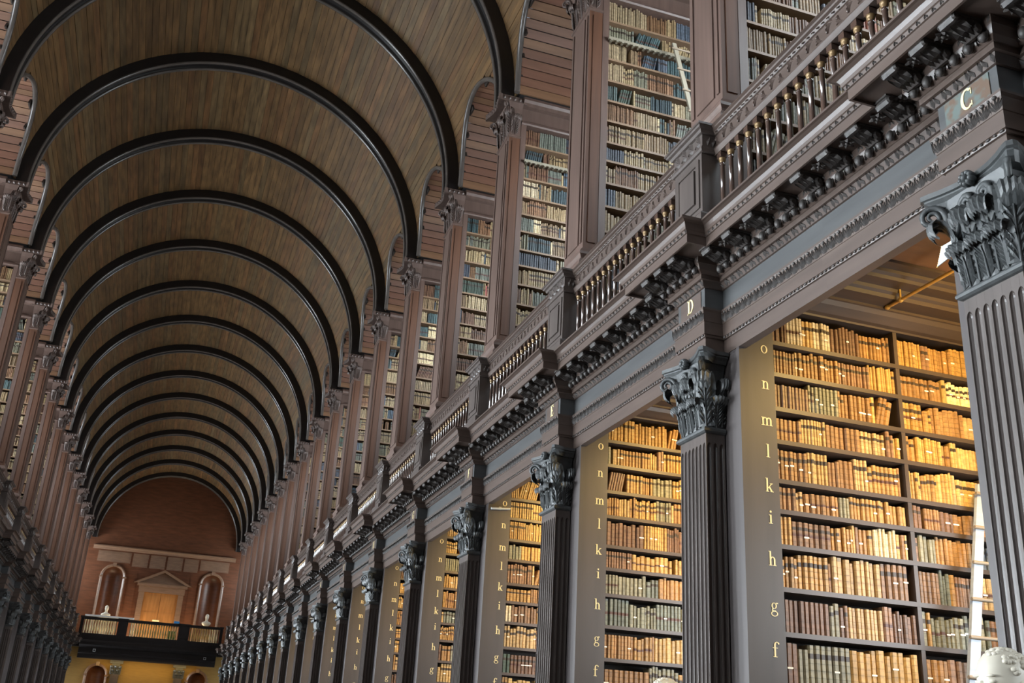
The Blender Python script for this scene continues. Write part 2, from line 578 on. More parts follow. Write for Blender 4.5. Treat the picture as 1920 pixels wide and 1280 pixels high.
def scroll(mb, x, y, z, ang, r, turns=1.7, rad=.020, rise=.18, n=26):
    """volute in the vertical plane of direction ang, its stalk rising from below"""
    dx, dy = math.cos(ang), math.sin(ang)
    P = []; R = []
    for i in range(6):
        t = i / 6
        P.append((-r * 1.55 * (1 - t) ** 1.6 - r * .0, -rise * (1 - t))); R.append(rad * (.75 + .25 * t))
    base = []
    for i in range(n):
        a = PI - turns * 2 * PI * i / (n - 1)
        q = r * (1 - .78 * i / (n - 1))
        base.append((r + q * math.cos(a), q * math.sin(a))); R.append(rad * (1 - .45 * i / (n - 1)))
    P += base
    mb.tube([(x + dx * p, y + dy * p, z + q) for p, q in P], R, 6)


# ------------------------------------------------------------------ lower order: pilaster
PX, PB = 3.645, 3.805      # shaft front and back
PH = .20                   # half width
LOW = {}


def shaft_ring(z, sq):
    pts = []
    def flutes(n, p0, p1, fn):
        pitch = (p1 - p0) / n
        for i in range(n):
            c = p0 + pitch * (i + .5); hw_ = pitch * .37
            pts.append(fn(p0 + pitch * i, 0)) if i == 0 else None
            for j in range(7):
                a = PI * j / 6
                pts.append(fn(c - hw_ * sq * math.cos(a), .021 * sq * math.sin(a)))
    flutes(3, PB, PX, lambda p, d: (p, -PH + d, z))
    flutes(7, -PH, PH, lambda p, d: (PX + d, p, z))
    flutes(3, PX, PB, lambda p, d: (p, PH - d, z))
    pts.append((PB, PH, z))
    return pts


mb = MB()
mb.grid([shaft_ring(z, q) for z, q in ((.42, 1), (3.72, 1), (3.732, .85), (3.742, .6), (3.748, .3), (3.75, .02), (3.84, .02))])
LOW['shaft'] = mb.mesh('shaft', M['oak_v'], off=(PX, 0, 0))


def u_ring(mb, prof, x, h, back, cap=True, **kw):
    rows = [[(back, -h - d, z), (x - d, -h - d, z), (x - d, h + d, z), (back, h + d, z)] for d, z in prof]
    mb.grid(rows, **kw)
    if cap:
        mb.poly(rows[0], **kw); mb.poly(rows[-1], **kw)


mb = MB(); u_ring(mb, [(0, 3.82), (.014, 3.825), (.026, 3.835), (.028, 3.85), (.022, 3.862), (.006, 3.872)], PX, PH, PB)
LOW['necking'] = mb.mesh('necking', M['capital'], off=(PX, 0, 0))
mb = MB(); u_ring(mb, [(.06, 0), (.06, .2), (.045, .22), (.05, .26), (.035, .3), (.02, .34), (.02, .38), (0, .42)], PX, PH, PB)
LOW['base'] = mb.mesh('base', M['oak_v'], off=(PX, 0, 0))
mb = MB(); u_ring(mb, [(-.022, 3.86), (-.022, 4.1), (-.015, 4.22), (.01, 4.33), (.04, 4.40)], PX, PH, PB)
LOW['bell'] = mb.mesh('bell', M['capital'], off=(PX, 0, 0))


def abacus_pts(g):
    pts = [(PB, -.29 - g)]
    pts += [(3.60 + .05 * math.cos(t) , -.30 - g) for t in ()]
    pts += [(3.70, -.285 - g), (3.585 - g, -.335 - g), (3.555 - g, -.335 - g), (3.535 - g, -.31 - g)]
    for i in range(9):
        y = -.27 + .54 * i / 8
        pts.append((3.545 - g + .06 * (1 - (y / .27) ** 2), y))
    pts += [(3.535 - g, .31 + g), (3.555 - g, .335 + g), (3.585 - g, .335 + g), (3.70, .285 + g), (PB, .29 + g)]
    return pts


mb = MB()
mb.grid([[(x, y, z) for x, y in abacus_pts(g)] for g, z in ((-.045, 4.375), (-.03, 4.40), (-.012, 4.42), (-.012, 4.43), (.0, 4.436), (.0, 4.465))])
mb.poly([(x, y, 4.375) for x, y in abacus_pts(-.045)]); mb.poly([(x, y, 4.465) for x, y in abacus_pts(0)])
LOW['abacus'] = mb.mesh('abacus', M['capital'], off=(PX, 0, 0))
leaves = []
for (x, y, z, a, h, wd, out) in [
        (PX - .004, -.13, 3.87, PI, .235, .150, .105), (PX - .004, 0, 3.87, PI, .235, .150, .105), (PX - .004, .13, 3.87, PI, .235, .150, .105),
        (3.73, -PH - .004, 3.87, -PI / 2, .235, .150, .105), (3.73, PH + .004, 3.87, PI / 2, .235, .150, .105),
        (PX, -.066, 3.88, PI, .41, .14, .13), (PX, .066, 3.88, PI, .41, .14, .13),
        (PX + .012, -PH + .012, 3.88, -PI * .75, .42, .16, .15), (PX + .012, PH - .012, 3.88, PI * .75, .42, .16, .15),
        (3.78, -PH, 3.88, -PI / 2, .38, .11, .10), (3.78, PH, 3.88, PI / 2, .38, .11, .10)]:
    m_ = MB(); leaf(m_, x, y, z, a, h, wd, out); leaves.append(m_)
leaf_me = [m_.mesh('leaf', M['capital'], off=(PX, 0, 0)) for m_ in leaves]
sc_me = []
allsc = MB()
for (x, y, z, a, r) in [(PX - .03, -PH - .025, 4.325, -PI * .75, .066), (PX - .03, PH + .025, 4.325, PI * .75, .066), (PX - .035, -.105, 4.325, PI / 2, .045), (PX - .035, .105, 4.325, -PI / 2, .045)]:
    m_ = MB(); scroll(m_, x, y, z, a, r); sc_me.append(m_.mesh('volute', M['capital'], off=(PX, 0, 0), smooth=True)); scroll(allsc, x, y, z, a, r)
m_ = MB()
for i in range(9):
    a = 2 * PI * i / 9
    m_.bulb((3.572, .034 * math.cos(a), 4.425 + .030 * math.sin(a)), (.032, .016, .016), 8, 5)
m_.bulb((3.555, 0, 4.425), (.026, .022, .02), 8, 5)
fleur_me = m_.mesh('flower', M['capital'], off=(PX, 0, 0))
# one-mesh capital for the far pilasters
m_ = MB()
for q in leaves:
    n = len(m_.v); m_.v.extend(q.v)
    for f in q.f: m_.face(tuple(n + i for i in f))
n = len(m_.v); m_.v.extend(allsc.v)
for f in allsc.f: m_.face(tuple(n + i for i in f))
farcap_me = m_.mesh('carving', M['capital'], off=(PX, 0, 0), smooth=True)

for s in (1, -1):
    for k in range(0, K1 + 1):
        r = empty('pilaster', (s * PX, Yk(k), 0), s)
        if s > 0 and k < 2:
            lab = 'fluted dark pilaster with leafy grey capital below the gilt letter ' + 'CD'[k]
        else:
            lab = 'fluted dark lower pilaster with leafy capital, ' + where(k, s)
        tag(r, lab, 'pilaster', 'fluted pilasters of the lower order')
        put('shaft', LOW['shaft'], r); put('necking', LOW['necking'], r); put('base', LOW['base'], r)
        c = put('capital', LOW['bell'], r)
        put('abacus', LOW['abacus'], c)
        if s > 0 and k <= 4:
            for me in leaf_me: put('leaf', me, c)
            for me in sc_me: put('volute', me, c)
            put('flower', fleur_me, c)
        else:
            put('carving', farcap_me, c)

# ------------------------------------------------------------------ entablature
FX = 3.81                   # frieze plane; it breaks forward by JOG over each pilaster
JOG = FX - PX
HB = .22


def path(d):
    return [(FX - d, -B / 2), (FX - d, -HB - d), (PX - d, -HB - d), (PX - d, HB + d), (FX - d, HB + d), (FX - d, B / 2)]


def sweep(mb, prof, **kw):
    mb.grid([[(x, y, z) for x, y in path(d)] for d, z in prof], **kw)


def runs(d):
    """straight runs of the front at offset d: (x, y0, y1)"""
    return [(FX - d, -B / 2, -HB - d), (PX - d, -HB - d, HB + d), (FX - d, HB + d, B / 2)]


mb = MB()
sweep(mb, [(-.07, 5.16), (-.07, 4.47), (0, 4.47), (0, 4.59), (.014, 4.592), (.018, 4.602), (.014, 4.612), (.022, 4.614), (.022, 4.715), (.026, 4.718), (.028, 4.74), (.034, 4.795), (.044, 4.812), (.044, 4.828), (0, 4.83)])
arch_moulds = mb
ARCH = mb.mesh('architrave', M['oak'], off=(FX, 0, 4.47))
mb = MB(); sweep(mb, [(0, 4.83), (0, 5.015)])
FRI = mb.mesh('frieze', M['frieze'], off=(FX, 0, 4.47))
mb = MB()
sweep(mb, [(0, 5.015), (.014, 5.018), (.045, 5.058), (.066, 5.06), (.066, 5.098), (.074, 5.1), (.10, 5.12), (.12, 5.16), (.125, 5.165), (.125, 5.215), (.32, 5.215), (.32, 5.195), (.335, 5.195), (.335, 5.265), (.345, 5.268), (.352, 5.29), (.36, 5.295), (.364, 5.318), (.378, 5.342), (.402, 5.354), (.42, 5.356), (.42, 5.372), (-.3, 5.374)])
COR = mb.mesh('cornice', M['oak'], off=(FX, 0, 4.47))

mb = MB()
def along(d, step, margin=.0):
    for x, y0, y1 in runs(d):
        n = max(1, int((y1 - y0 - margin) / step))
        st = (y1 - y0) / n
        for i in range(n):
            yield x, y0 + st * (i + .5), i
# leaf moulding of the architrave
SL = (-.12, 0, .99)
for x, y, i in along(.035, .085):
    for t, L in ((-.95, .06), (-.45, .075), (0, .085), (.45, .075), (.95, .06)):
        mb.petal((x + .008, y + .012 * t, 4.722), (SL[0] * .9, .62 * t, SL[2] * .9), (0, 1, -.5 * t), (-.89, 0, -.2), L, .010, .012)
    mb.bulb((x - .002, y, 4.800), (.014, .016, .012), 6, 4)
    mb.petal((x + .008, y + .0425, 4.725), SL, (0, 1, 0), (-.89, 0, -.2), .075, .009, .012)
    mb.bulb((x - .001, y + .0425, 4.803), (.010, .011, .010), 6, 4)
# bead between the fasciae
for x, y, i in along(.018, .045):
    mb.bulb((x - .004, y, 4.602), (.008, .012 if i % 2 else .018, .008), 6, 3)
# leaf strip under the cornice
for x, y, i in along(.03, .045):
    mb.petal((x + .012, y, 5.017), (-.55, .25 if i % 2 else -.25, .8), (0, 1, 0), (-1, 0, .3), .055, .017, .016)
# egg and dart
for x, y, i in along(.10, .10):
    mb.bulb((x - .012, y, 5.128), (.028, .03, .036), 10, 6)
    mb.petal((x + .01, y + .05, 5.162), (-.1, 0, -1), (0, 1, 0), (-1, 0, 0), .06, .012, .02)
    for t in (-1, 1):
        mb.petal((x, y + .04 * t, 5.165), (-.2, -.25 * t, -1), (0, 1, 0), (-1, 0, 0), .062, .008, .018)
# carved strip under the cyma
for x, y, i in along(.345, .03):
    mb.petal((x + .006, y, 5.264), (-.25, .45 if i % 2 else -.45, .85), (0, 1, 0), (-1, 0, -.2), .034, .014, .014)
# dentil-like carved strip behind the modillions
for x, y, i in along(.125, .05):
    mb.petal((x, y, 5.17), (0, .5 if i % 2 else -.5, .9), (0, 1, 0), (-1, 0, 0), .045, .012, .012)
ORN = mb.mesh('carved_ornament', M['carve'], off=(FX, 0, 4.47))

# modillion: scrolled bracket with a leaf below, local x towards the nave is -x
mb = MB()
prof = [(0, .0), (-.19, .0), (-.195, -.03), (-.18, -.052), (-.155, -.048), (-.13, -.034), (-.10, -.034), (-.07, -.052), (-.05, -.08), (-.025, -.092), (0, -.085)]
mb.prism_y(prof, -.05, .05)
mb.prism_y([(0, 0), (-.205, 0), (-.205, -.012), (0, -.012)], -.062, .062)
for t in (-.03, 0, .03):
    mb.petal((-.02, t, -.088), (-.95, t * 2, .25), (0, 1, 0), (0, 0, -1), .15, .016, .022)
for sy in (-1, 1):
    for (x, z, r) in ((-.172, -.028, .024), (-.03, -.055, .034)):
        mb.prism([(x + r * math.cos(a * PI / 5), .05 * sy, z + r * math.sin(a * PI / 5)) for a in range(10)], [(x + .6 * r * math.cos(a * PI / 5), .062 * sy, z + .6 * r * math.sin(a * PI / 5)) for a in range(10)])
MOD = mb.mesh('modillion', M['carve'])
modv, modf = list(mb.v), list(mb.f)
ros = MB()
for i in range(6):
    a = 2 * PI * i / 6
    ros.petal((0, 0, -.004), (math.cos(a), math.sin(a), -.1), (-math.sin(a), math.cos(a), 0), (0, 0, -1), .055, .02, .016)
ros.bulb((0, 0, -.012), (.014, .014, .014), 6, 4)
ROS = ros.mesh('rosette', M['carve'])
MODP = []
ROSP = []
for x, y0, y1 in runs(.125):
    n = max(1, round((y1 - y0) / .30)) if y1 - y0 > 1 else 3
    st = (y1 - y0 - (.0 if n > 3 else .0)) / n
    for i in range(n):
        yy = y0 + st * (i + .5)
        MODP.append((x, yy, 5.215))
        if i: ROSP.append((x - .1, y0 + st * i, 5.214))
# modillions of the jutting corners
for sy in (-1, 1):
    ROSP.append((FX - .125 - .1, sy * (HB + .22), 5.214))
m_ = MB()
for P in MODP:
    n = len(m_.v); m_.v.extend([(v[0] + P[0], v[1] + P[1], v[2] + P[2]) for v in modv])
    for f in modf: m_.face(tuple(n + i for i in f))
MODALL = m_.mesh('modillions', M['carve'], off=(FX, 0, 4.47))


# ------------------------------------------------------------------ letters
def ring_poly(cx, cy, rx, ry, tx, ty, a0, a1, n=20):
    out = []
    for i in range(n):
        t0 = math.radians(a0 + (a1 - a0) * i / n); t1 = math.radians(a0 + (a1 - a0) * (i + 1) / n)
        out.append([(cx + rx * math.cos(t0), cy + ry * math.sin(t0)), (cx + rx * math.cos(t1), cy + ry * math.sin(t1)),
                    (cx + (rx - tx) * math.cos(t1), cy + (ry - ty) * math.sin(t1)), (cx + (rx - tx) * math.cos(t0), cy + (ry - ty) * math.sin(t0))])
    return out


def R_(x0, x1, y0, y1):
    return [(x0, y0), (x1, y0), (x1, y1), (x0, y1)]


def n_like(h):
    return [R_(.14, .34, 0, h), R_(.02, .46, 0, .07), R_(.02, .34, h - .07, h)] + ring_poly(.52, .62, .34, .38, .2, .1, 0, 150) + [R_(.66, .86, 0, .64), R_(.54, .98, 0, .07)]


GLY = {
    'o': ring_poly(.5, .5, .46, .52, .2, .07, 0, 360, 28),
    'n': n_like(1.0), 'h': n_like(1.6),
    'm': n_like(1.0) + ring_poly(1.04, .62, .34, .38, .2, .1, 0, 150) + [R_(1.18, 1.38, 0, .64), R_(1.06, 1.5, 0, .07)],
    'l': [R_(.2, .4, 0, 1.6), R_(.06, .54, 0, .07), R_(.06, .4, 1.53, 1.6)],
    'k': [R_(.14, .34, 0, 1.6), R_(.02, .46, 0, .07), R_(.02, .34, 1.53, 1.6), [(.3, .42), (.38, .38), (.86, .93), (.74, .93)], [(.4, .56), (.56, .66), (.98, 0), (.72, 0)], R_(.62, 1.06, 0, .07), R_(.6, .98, .93, 1.0)],
    'i': [R_(.2, .4, 0, 1.0), R_(.06, .54, 0, .07), R_(.06, .4, .93, 1.0)] + ring_poly(.3, 1.36, .13, .13, .129, .129, 0, 360, 12),
    'g': ring_poly(.42, .68, .34, .33, .15, .06, 0, 360, 22) + ring_poly(.44, -.16, .44, .3, .12, .09, 0, 360, 24) + [[(.2, .42), (.3, .38), (.26, .08), (.12, .14)], [(.12, .16), (.3, .06), (.66, .1), (.6, .2)], R_(.66, .92, .9, 1.02)],
    'f': [R_(.2, .4, 0, 1.25), R_(.06, .58, 0, .07), R_(.02, .66, .92, 1.0)] + ring_poly(.55, 1.2, .35, .42, .2, .1, 30, 180) + ring_poly(.76, 1.42, .1, .1, .099, .099, 0, 360, 10),
    'e': ring_poly(.5, .5, .46, .52, .2, .07, 30, 330, 26) + [R_(.1, .92, .5, .58)],
    'C': ring_poly(.62, .8, .6, .82, .27, .14, 48, 312, 28) + [R_(.98, 1.06, 1.0, 1.5), R_(.98, 1.06, .1, .45)],
    'D': [R_(.14, .42, 0, 1.6), R_(.0, .6, 0, .15), R_(.0, .6, 1.45, 1.6)] + ring_poly(.5, .8, .72, .8, .28, .15, -90, 90, 20),
    'E': [R_(.14, .42, 0, 1.6), R_(.0, 1.05, 0, .15), R_(.0, 1.05, 1.45, 1.6), R_(.4, .8, .74, .89), R_(.97, 1.05, .0, .42), R_(.97, 1.05, 1.2, 1.6), R_(.74, .8, .6, 1.04)],
    'F': [R_(.16, .4, 0, 1.6), R_(.02, .58, 0, .08), R_(.02, 1.0, 1.52, 1.6), R_(.4, .78, .78, .86), R_(.92, 1.0, 1.2, 1.6), R_(.72, .78, .6, 1.04)],
    'G': ring_poly(.62, .8, .6, .82, .26, .09, 48, 330, 28) + [R_(.98, 1.06, 1.0, 1.5), R_(.92, 1.16, .1, .7), R_(.8, 1.26, .64, .7)],
    'H': [R_(.14, .38, 0, 1.6), R_(.86, 1.1, 0, 1.6), R_(.38, .86, .78, .86), R_(.0, .52, 0, .08), R_(.0, .52, 1.52, 1.6), R_(.72, 1.24, 0, .08), R_(.72, 1.24, 1.52, 1.6)],
    'I': [R_(.2, .44, 0, 1.6), R_(.04, .6, 0, .08), R_(.04, .6, 1.52, 1.6)],
    'K': [R_(.14, .38, 0, 1.6), R_(.0, .54, 0, .08), R_(.0, .54, 1.52, 1.6), [(.36, .66), (.44, .6), (1.06, 1.54), (.94, 1.54)], [(.46, .8), (.62, .9), (1.16, 0), (.88, 0)], R_(.74, 1.28, 0, .08)],
}


def glyph_mesh(ch, size, plane):
    """plane 'y': letter on a face that looks to -y (runs along +x); plane 'x': on a face that looks to -x (runs along -y)"""
    m_ = MB()
    P = GLY[ch]
    xs = [p[0] for q in P for p in q]
    cx = (min(xs) + max(xs)) / 2
    zc = .8 if ch.isupper() else .5
    for q in P:
        if plane == 'y':
            a = [((x - cx) * size, 0, (z - zc) * size) for x, z in q]; b = [(x, -.004, z) for x, _, z in a]
        else:
            a = [(0, -(x - cx) * size, (z - zc) * size) for x, z in q]; b = [(-.004, y, z) for _, y, z in a]
        m_.prism(a, b)
    return m_.mesh('letter_' + ch, M['gilt'])


CAPS = 'CDEFGHIK'
mbp = MB(); mbp.box(PX - .006, PX, -.165, .165, 4.855, 5.005)
PANEL = mbp.mesh('letter_panel', M['oak'], off=(FX, 0, 4.47))
mbp2 = MB(); mbp2.box(PX - .006, PX, -.165, .165, 4.855, 5.005)
PANELC = mbp2.mesh('letter_panel', M['worn'], off=(FX, 0, 4.47))
for s in (1, -1):
    T = empty('trim_1' if s > 0 else 'trim_2', (s * FX, Yk(0), 4.47), s)
    tag(T, 'carved dark oak entablature running along the %s side below the gallery' % SIDE[s], 'entablature', kind='structure')
    for k in range(0, K1 + 1):
        y = B * k
        put('architrave', ARCH, T, (0, y, 0)); put('frieze', FRI, T, (0, y, 0))
        c = put('cornice', COR, T, (0, y, 0))
        q = put('carved_ornament', ORN, c); q['kind'] = 'stuff'
        if s > 0 and k <= 4:
            for P in MODP: put('modillion', MOD, c, (P[0] - FX, P[1], P[2] - 4.47))
            for P in ROSP: put('rosette', ROS, c, (P[0] - FX, P[1], P[2] - 4.47))
        else:
            put('modillions', MODALL, c)
        if s > 0 and k < len(CAPS):
            pn = put('letter_panel', PANELC if k == 0 else PANEL, T, (0, y, 0))
            lt = put('letter', glyph_mesh(CAPS[k], .078, 'x'), pn, (PX - .0065 - FX, 0, 4.936 - 4.47))
            lt['label'] = 'gilt capital letter ' + CAPS[k]

# ------------------------------------------------------------------ balustrade and newels
RX = 3.69
mb = MB()
YA, YB = .235, B - .235
rail = [(3.83, 6.49), (RX, 6.50), (RX - .005, 6.485), (RX + .012, 6.475), (RX + .016, 6.462), (RX + .036, 6.452), (RX + .05, 6.43), (RX + .062, 6.425), (RX + .062, 6.31), (RX + .046, 6.306), (RX + .04, 6.285), (RX + .052, 6.262), (RX + .06, 6.245), (3.83, 6.245)]
mb.prism_y(rail, YA, YB)
RAIL = mb.mesh('rail', M['oak'], off=(RX, 0, 5.37))
mb = MB()
n = 22
for i in range(n):
    y = YA + (YB - YA) * (i + .5) / n
    sg = 1 if i % 2 else -1
    z0 = 6.367 - .04 * sg
    for q in range(6):      # a spray of leaves curling off a wavy stem
        a = sg * (-.5 + .42 * q)
        u = (0, math.cos(a), math.sin(a))
        mb.petal((RX + .062, y - .05 + .012 * q, z0 + .006 * q * sg), u, (0, -u[2], u[1]), (-1, 0, 0), .075 - .006 * q, .0095, .016)
    mb.bulb((RX + .058, y + .02, z0 + .055 * sg), (.014, .014, .014), 6, 4)
for i in range(44):
    y = YA + (YB - YA) * (i + .5) / 44
    mb.petal((RX + .045, y, 6.452), (-.35, .3, -.8), (0, 1, 0), (-1, 0, -.3), .032, .014, .012)
RCARVE = mb.mesh('rail_carving', M['oak'], off=(RX, 0, 5.37))
mb = MB(); mb.prism_y([(3.83, 5.37), (3.70, 5.37), (3.70, 5.56), (3.72, 5.575), (3.735, 5.60), (3.83, 5.60)], YA, YB)
PLIN = mb.mesh('plinth', M['oak'], off=(RX, 0, 5.37))
NBAL = 19
mb = MB()
mb.box(-.026, .026, -.026, .026, 5.60, 5.635)
mb.lathe([(.026, 5.635), (.026, 5.65), (.02, 5.66), (.0225, 5.68), (.0225, 5.85), (.019, 6.12), (.024, 6.125), (.024, 6.135), (.019, 6.14), (.02, 6.15)], 0, 0, 12)
mb.lathe([(.02, 6.15), (.028, 6.165), (.031, 6.18), (.031, 6.192)], 0, 0, 12, mi=1)
mb.box(-.03, .03, -.03, .03, 6.192, 6.246)
BAL = mb.mesh('baluster', [M['baluster'], M['bal_cap']], off=(0, 0, 5.37))
bv, bf, bm_, bsm = list(mb.v), list(mb.f), list(mb.mi), list(mb.sm)
m_ = MB()
BY = [YA + (YB - YA) * (i + .5) / NBAL for i in range(NBAL)]
for y in BY:
    n = len(m_.v); m_.v.extend([(v[0] + 3.785, v[1] + y, v[2]) for v in bv])
    for f, q, g in zip(bf, bm_, bsm): m_.face(tuple(n + i for i in f), mi=q, sm=g)
BALALL = m_.mesh('balusters', [M['baluster'], M['bal_cap']], off=(RX, 0, 5.37))

NX = 3.63
mb = MB(); u_ring(mb, [(.035, 5.37), (.035, 5.66), (.03, 5.675), (.0, 5.69), (0, 6.255)], NX, .235, 3.82)
# raised frame round a sunk panel, on the front
for (y0, y1, z0, z1) in ((-.2, -.15, 5.74, 6.2), (.15, .2, 5.74, 6.2), (-.15, .15, 5.74, 5.78), (-.15, .15, 6.16, 6.2)):
    mb.box(NX - .012, NX, y0, y1, z0, z1)
mb.box(NX - .018, NX, -.125, .125, 5.81, 6.13)
NBODY = mb.mesh('post', M['oak_v'], off=(NX, 0, 5.37))
mb = MB(); u_ring(mb, [(0, 6.25), (.014, 6.255), (.02, 6.28), (.012, 6.305), (.0, 6.31), (0, 6.425), (.02, 6.43), (.03, 6.455), (.05, 6.465), (.056, 6.48), (.066, 6.485), (.066, 6.505)], NX - .0, .25, 3.82)
NCAP = mb.mesh('cap', M['oak_v'], off=(NX, 0, 5.37))
mb = MB()
for i in range(4):
    y = -.18 + .12 * i
    for dz in (.1, .04, -.05):
        mb.petal((NX, y - .04, 6.345), (0, .09, dz + .03), (0, -dz, .09), (-1, 0, 0), .9, .22, .02)
for i in range(3):
    x = NX + .05 + .05 * i
    mb.petal((x, -.25, 6.32), (.2, 0, .9), (1, 0, 0), (0, -1, 0), .1, .02, .015)
NCARVE = mb.mesh('carving', M['oak_v'], off=(NX, 0, 5.37))
for s in (1, -1):
    for k in range(0, K1 + 1):
        r = empty('newel_post', (s * NX, Yk(k), 5.374), s)
        tag(r, 'panelled oak newel of the gallery balustrade, ' + where(k, s), 'newel post', 'newels of the gallery balustrade')
        put('post', NBODY, r); c = put('cap', NCAP, r); put('carving', NCARVE, c)
    for k in range(-1 if s > 0 else 0, K1 + 1):
        r = empty('balustrade', (s * RX, Yk(k), 5.374), s)
        tag(r, 'carved-rail balustrade span, ' + where(k + (1 if s > 0 else 0), s), 'balustrade', 'gallery balustrade spans')
        q = put('rail', RAIL, r); q2 = put('rail_carving', RCARVE, q); q2['kind'] = 'stuff'
        put('plinth', PLIN, r)
        if s > 0 and k <= 4:
            for y in BY: put('baluster', BAL, r, (3.785 - RX, y, 0))
        else:
            q = put('balusters', BALALL, r); q['kind'] = 'stuff'

# ------------------------------------------------------------------ upper order
UX, UB, UH = 3.82, 4.0, .28
UP_ = {}
mb = MB(); u_ring(mb, [(-.022, 5.37), (-.022, 6.508), (.06, 6.512), (.06, 6.62), (.048, 6.65), (.03, 6.67), (.036, 6.69), (.052, 6.72), (.052, 6.75), (.03, 6.785), (.012, 6.81), (0, 6.82)], UX, UH, UB)
UP_['base'] = mb.mesh('pedestal', M['pier'], off=(UX, 0, 5.37))
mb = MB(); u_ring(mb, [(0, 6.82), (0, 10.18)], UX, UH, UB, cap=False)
mb.mi[0] = mb.mi[2] = 1      # the flanks are redder and darker than the front
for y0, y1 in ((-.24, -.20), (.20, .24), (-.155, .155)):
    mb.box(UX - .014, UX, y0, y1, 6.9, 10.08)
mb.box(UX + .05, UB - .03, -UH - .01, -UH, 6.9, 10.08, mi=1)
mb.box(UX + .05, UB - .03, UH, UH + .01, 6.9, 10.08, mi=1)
UP_['shaft'] = mb.mesh('shaft', [M['pier'], M['pier_flank']], off=(UX, 0, 5.37))
mb = MB(); u_ring(mb, [(0, 10.14), (.018, 10.15), (.02, 10.17), (.008, 10.185), (0, 10.19), (0, 10.5), (.03, 10.65), (.06, 10.74)], UX, UH, UB)
UP_['bell'] = mb.mesh('bell', M['pier'], off=(UX, 0, 5.37))
mb = MB()
mb.prism_z([(4.06, -.33), (3.66, -.33), (3.615, -.355), (3.595, -.33), (3.65, -.12), (3.665, 0), (3.65, .12), (3.595, .33), (3.615, .355), (3.66, .33), (4.06, .33)], 10.74, 10.84)
for i in range(9):
    y = -.29 + .58 * i / 8
    mb.petal((3.66 - .05 * (abs(y) / .3), y, 10.755), (0, .4, 1), (0, 1, -.3), (-1, 0, 0), .07, .026, .02)
for i in range(5):
    x = 3.68 + .085 * i
    mb.petal((x, -.335, 10.755), (.3, 0, 1), (1, 0, -.2), (0, -1, 0), .07, .026, .018)
    mb.petal((x, .335, 10.755), (.3, 0, 1), (1, 0, -.2), (0, 1, 0), .07, .026, .018)
UP_['abacus'] = mb.mesh('abacus', M['pier_carve'], off=(UX, 0, 5.37))
mb = MB()
for (x, y, a, h) in ((UX, -.14, PI, .30), (UX, .14, PI, .30), (UX, 0, PI, .44), (UX + .01, -UH + .02, -.75 * PI, .44), (UX + .01, UH - .02, .75 * PI, .44), (UX + .09, -UH, -PI / 2, .32)):
    leaf(mb, x, y, 10.20, a, h, .15, .12)
for (x, y, a, r) in ((UX - .05, -UH - .0, -.75 * PI, .06), (UX - .05, UH + .0, .75 * PI, .06), (UX - .05, -.09, PI / 2, .035), (UX - .05, .09, -PI / 2, .035)):
    scroll(mb, x, y, 10.66, a, r, rise=.22)
UP_['carv'] = mb.mesh('leaf_carving', M['pier_carve'], off=(UX, 0, 5.37))
for s in (1, -1):
    for k in range(0, K1 + 1):
        r = empty('gallery_pilaster', (s * UX, Yk(k), 5.374), s)
        tag(r, 'tall reddish gallery pilaster with carved capital, ' + where(k, s), 'pilaster', 'tall pilasters of the gallery')
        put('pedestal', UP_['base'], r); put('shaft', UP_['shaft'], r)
        c = put('capital', UP_['bell'], r)
        put('abacus', UP_['abacus'], c); put('leaf_carving', UP_['carv'], c)

# ------------------------------------------------------------------ bookcases
LZ = [4.58, 4.32, 4.043, 3.785, 3.483, 3.257, 3.002, 2.698, 2.39, 2.05, 1.70, 1.32, .9, .45]
UZ = [10.076, 9.80, 9.498, 9.181, 8.889, 8.602, 8.301, 8.043, 7.74, 7.43, 7.10, 6.75, 6.38, 6.0, 5.6]
LETTERS = list(zip('onmlkihgfe', (4.488, 4.197, 3.908, 3.663, 3.403, 3.17, 2.869, 2.547, 2.245, 1.92)))
LC = 4.12                   # books start
LDIV = 5.28
LY, UY = -.42, -.275        # book fronts
OFFL = (3.83, 0, 0)
mb = MB(); mb.box(3.815, LC, -.42, .42, 0, 4.90); mb.box(3.808, 3.845, -.435, -.40, 0, 4.47)
L_END = mb.mesh('end_pier', M['strip'], off=OFFL)
mb = MB(); mb.box(LC, WX - .01, -.12, .42, 0, 5.0)
L_BACK = mb.mesh('back', M['dark'], off=OFFL)
mb = MB(); mb.box(LDIV - .018, LDIV + .018, -.415, -.12, 0.3, 4.90); mb.box(WX - .12, WX - .01, -.415, -.12, .3, 4.90)
L_DIV = mb.mesh('divider', M['shelf'], off=OFFL)
mb = MB(); mb.box(LC, WX - .01, -.41, -.12, 0, .04)
mb2 = MB(); mb2.box(LC - .002, WX - .01, -.418, -.12, -.034, 0)
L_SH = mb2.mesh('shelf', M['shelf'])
mb = MB()
mb.prism_x([(-.12, 4.86), (-.42, 4.86), (-.425, 4.875), (-.46, 4.885), (-.53, 4.93), (-.55, 4.965), (-.565, 4.97), (-.565, 4.99), (-.62, 4.995), (-.70, 5.00), (-.71, 5.03), (-.735, 5.045), (-.745, 5.07), (-.86, 5.075), (-.87, 5.10), (-.90, 5.115), (-.905, 5.14), (-1.0, 5.145), (-1.0, 5.168), (-.12, 5.168)], 4.06, WX - .01)
L_COR = mb.mesh('case_cornice', M['shelf'], off=OFFL)
GM = {ch: glyph_mesh(ch, .064, 'y') for ch in 'onmlkihgfe'}
OFFU = (UB, 0, 5.37)
mb = MB(); mb.box(UB, 4.085, -.285, .285, 5.37, 10.50)
U_ST = mb.mesh('stile', M['pier'], off=OFFU)
mb = MB(); mb.box(4.085, WX - .01, -.04, .285, 5.37, 10.74)
U_BK = mb.mesh('back', M['dark'], off=OFFU)
mb2 = MB(); mb2.box(4.083, WX - .01, -.283, -.04, -.028, 0)
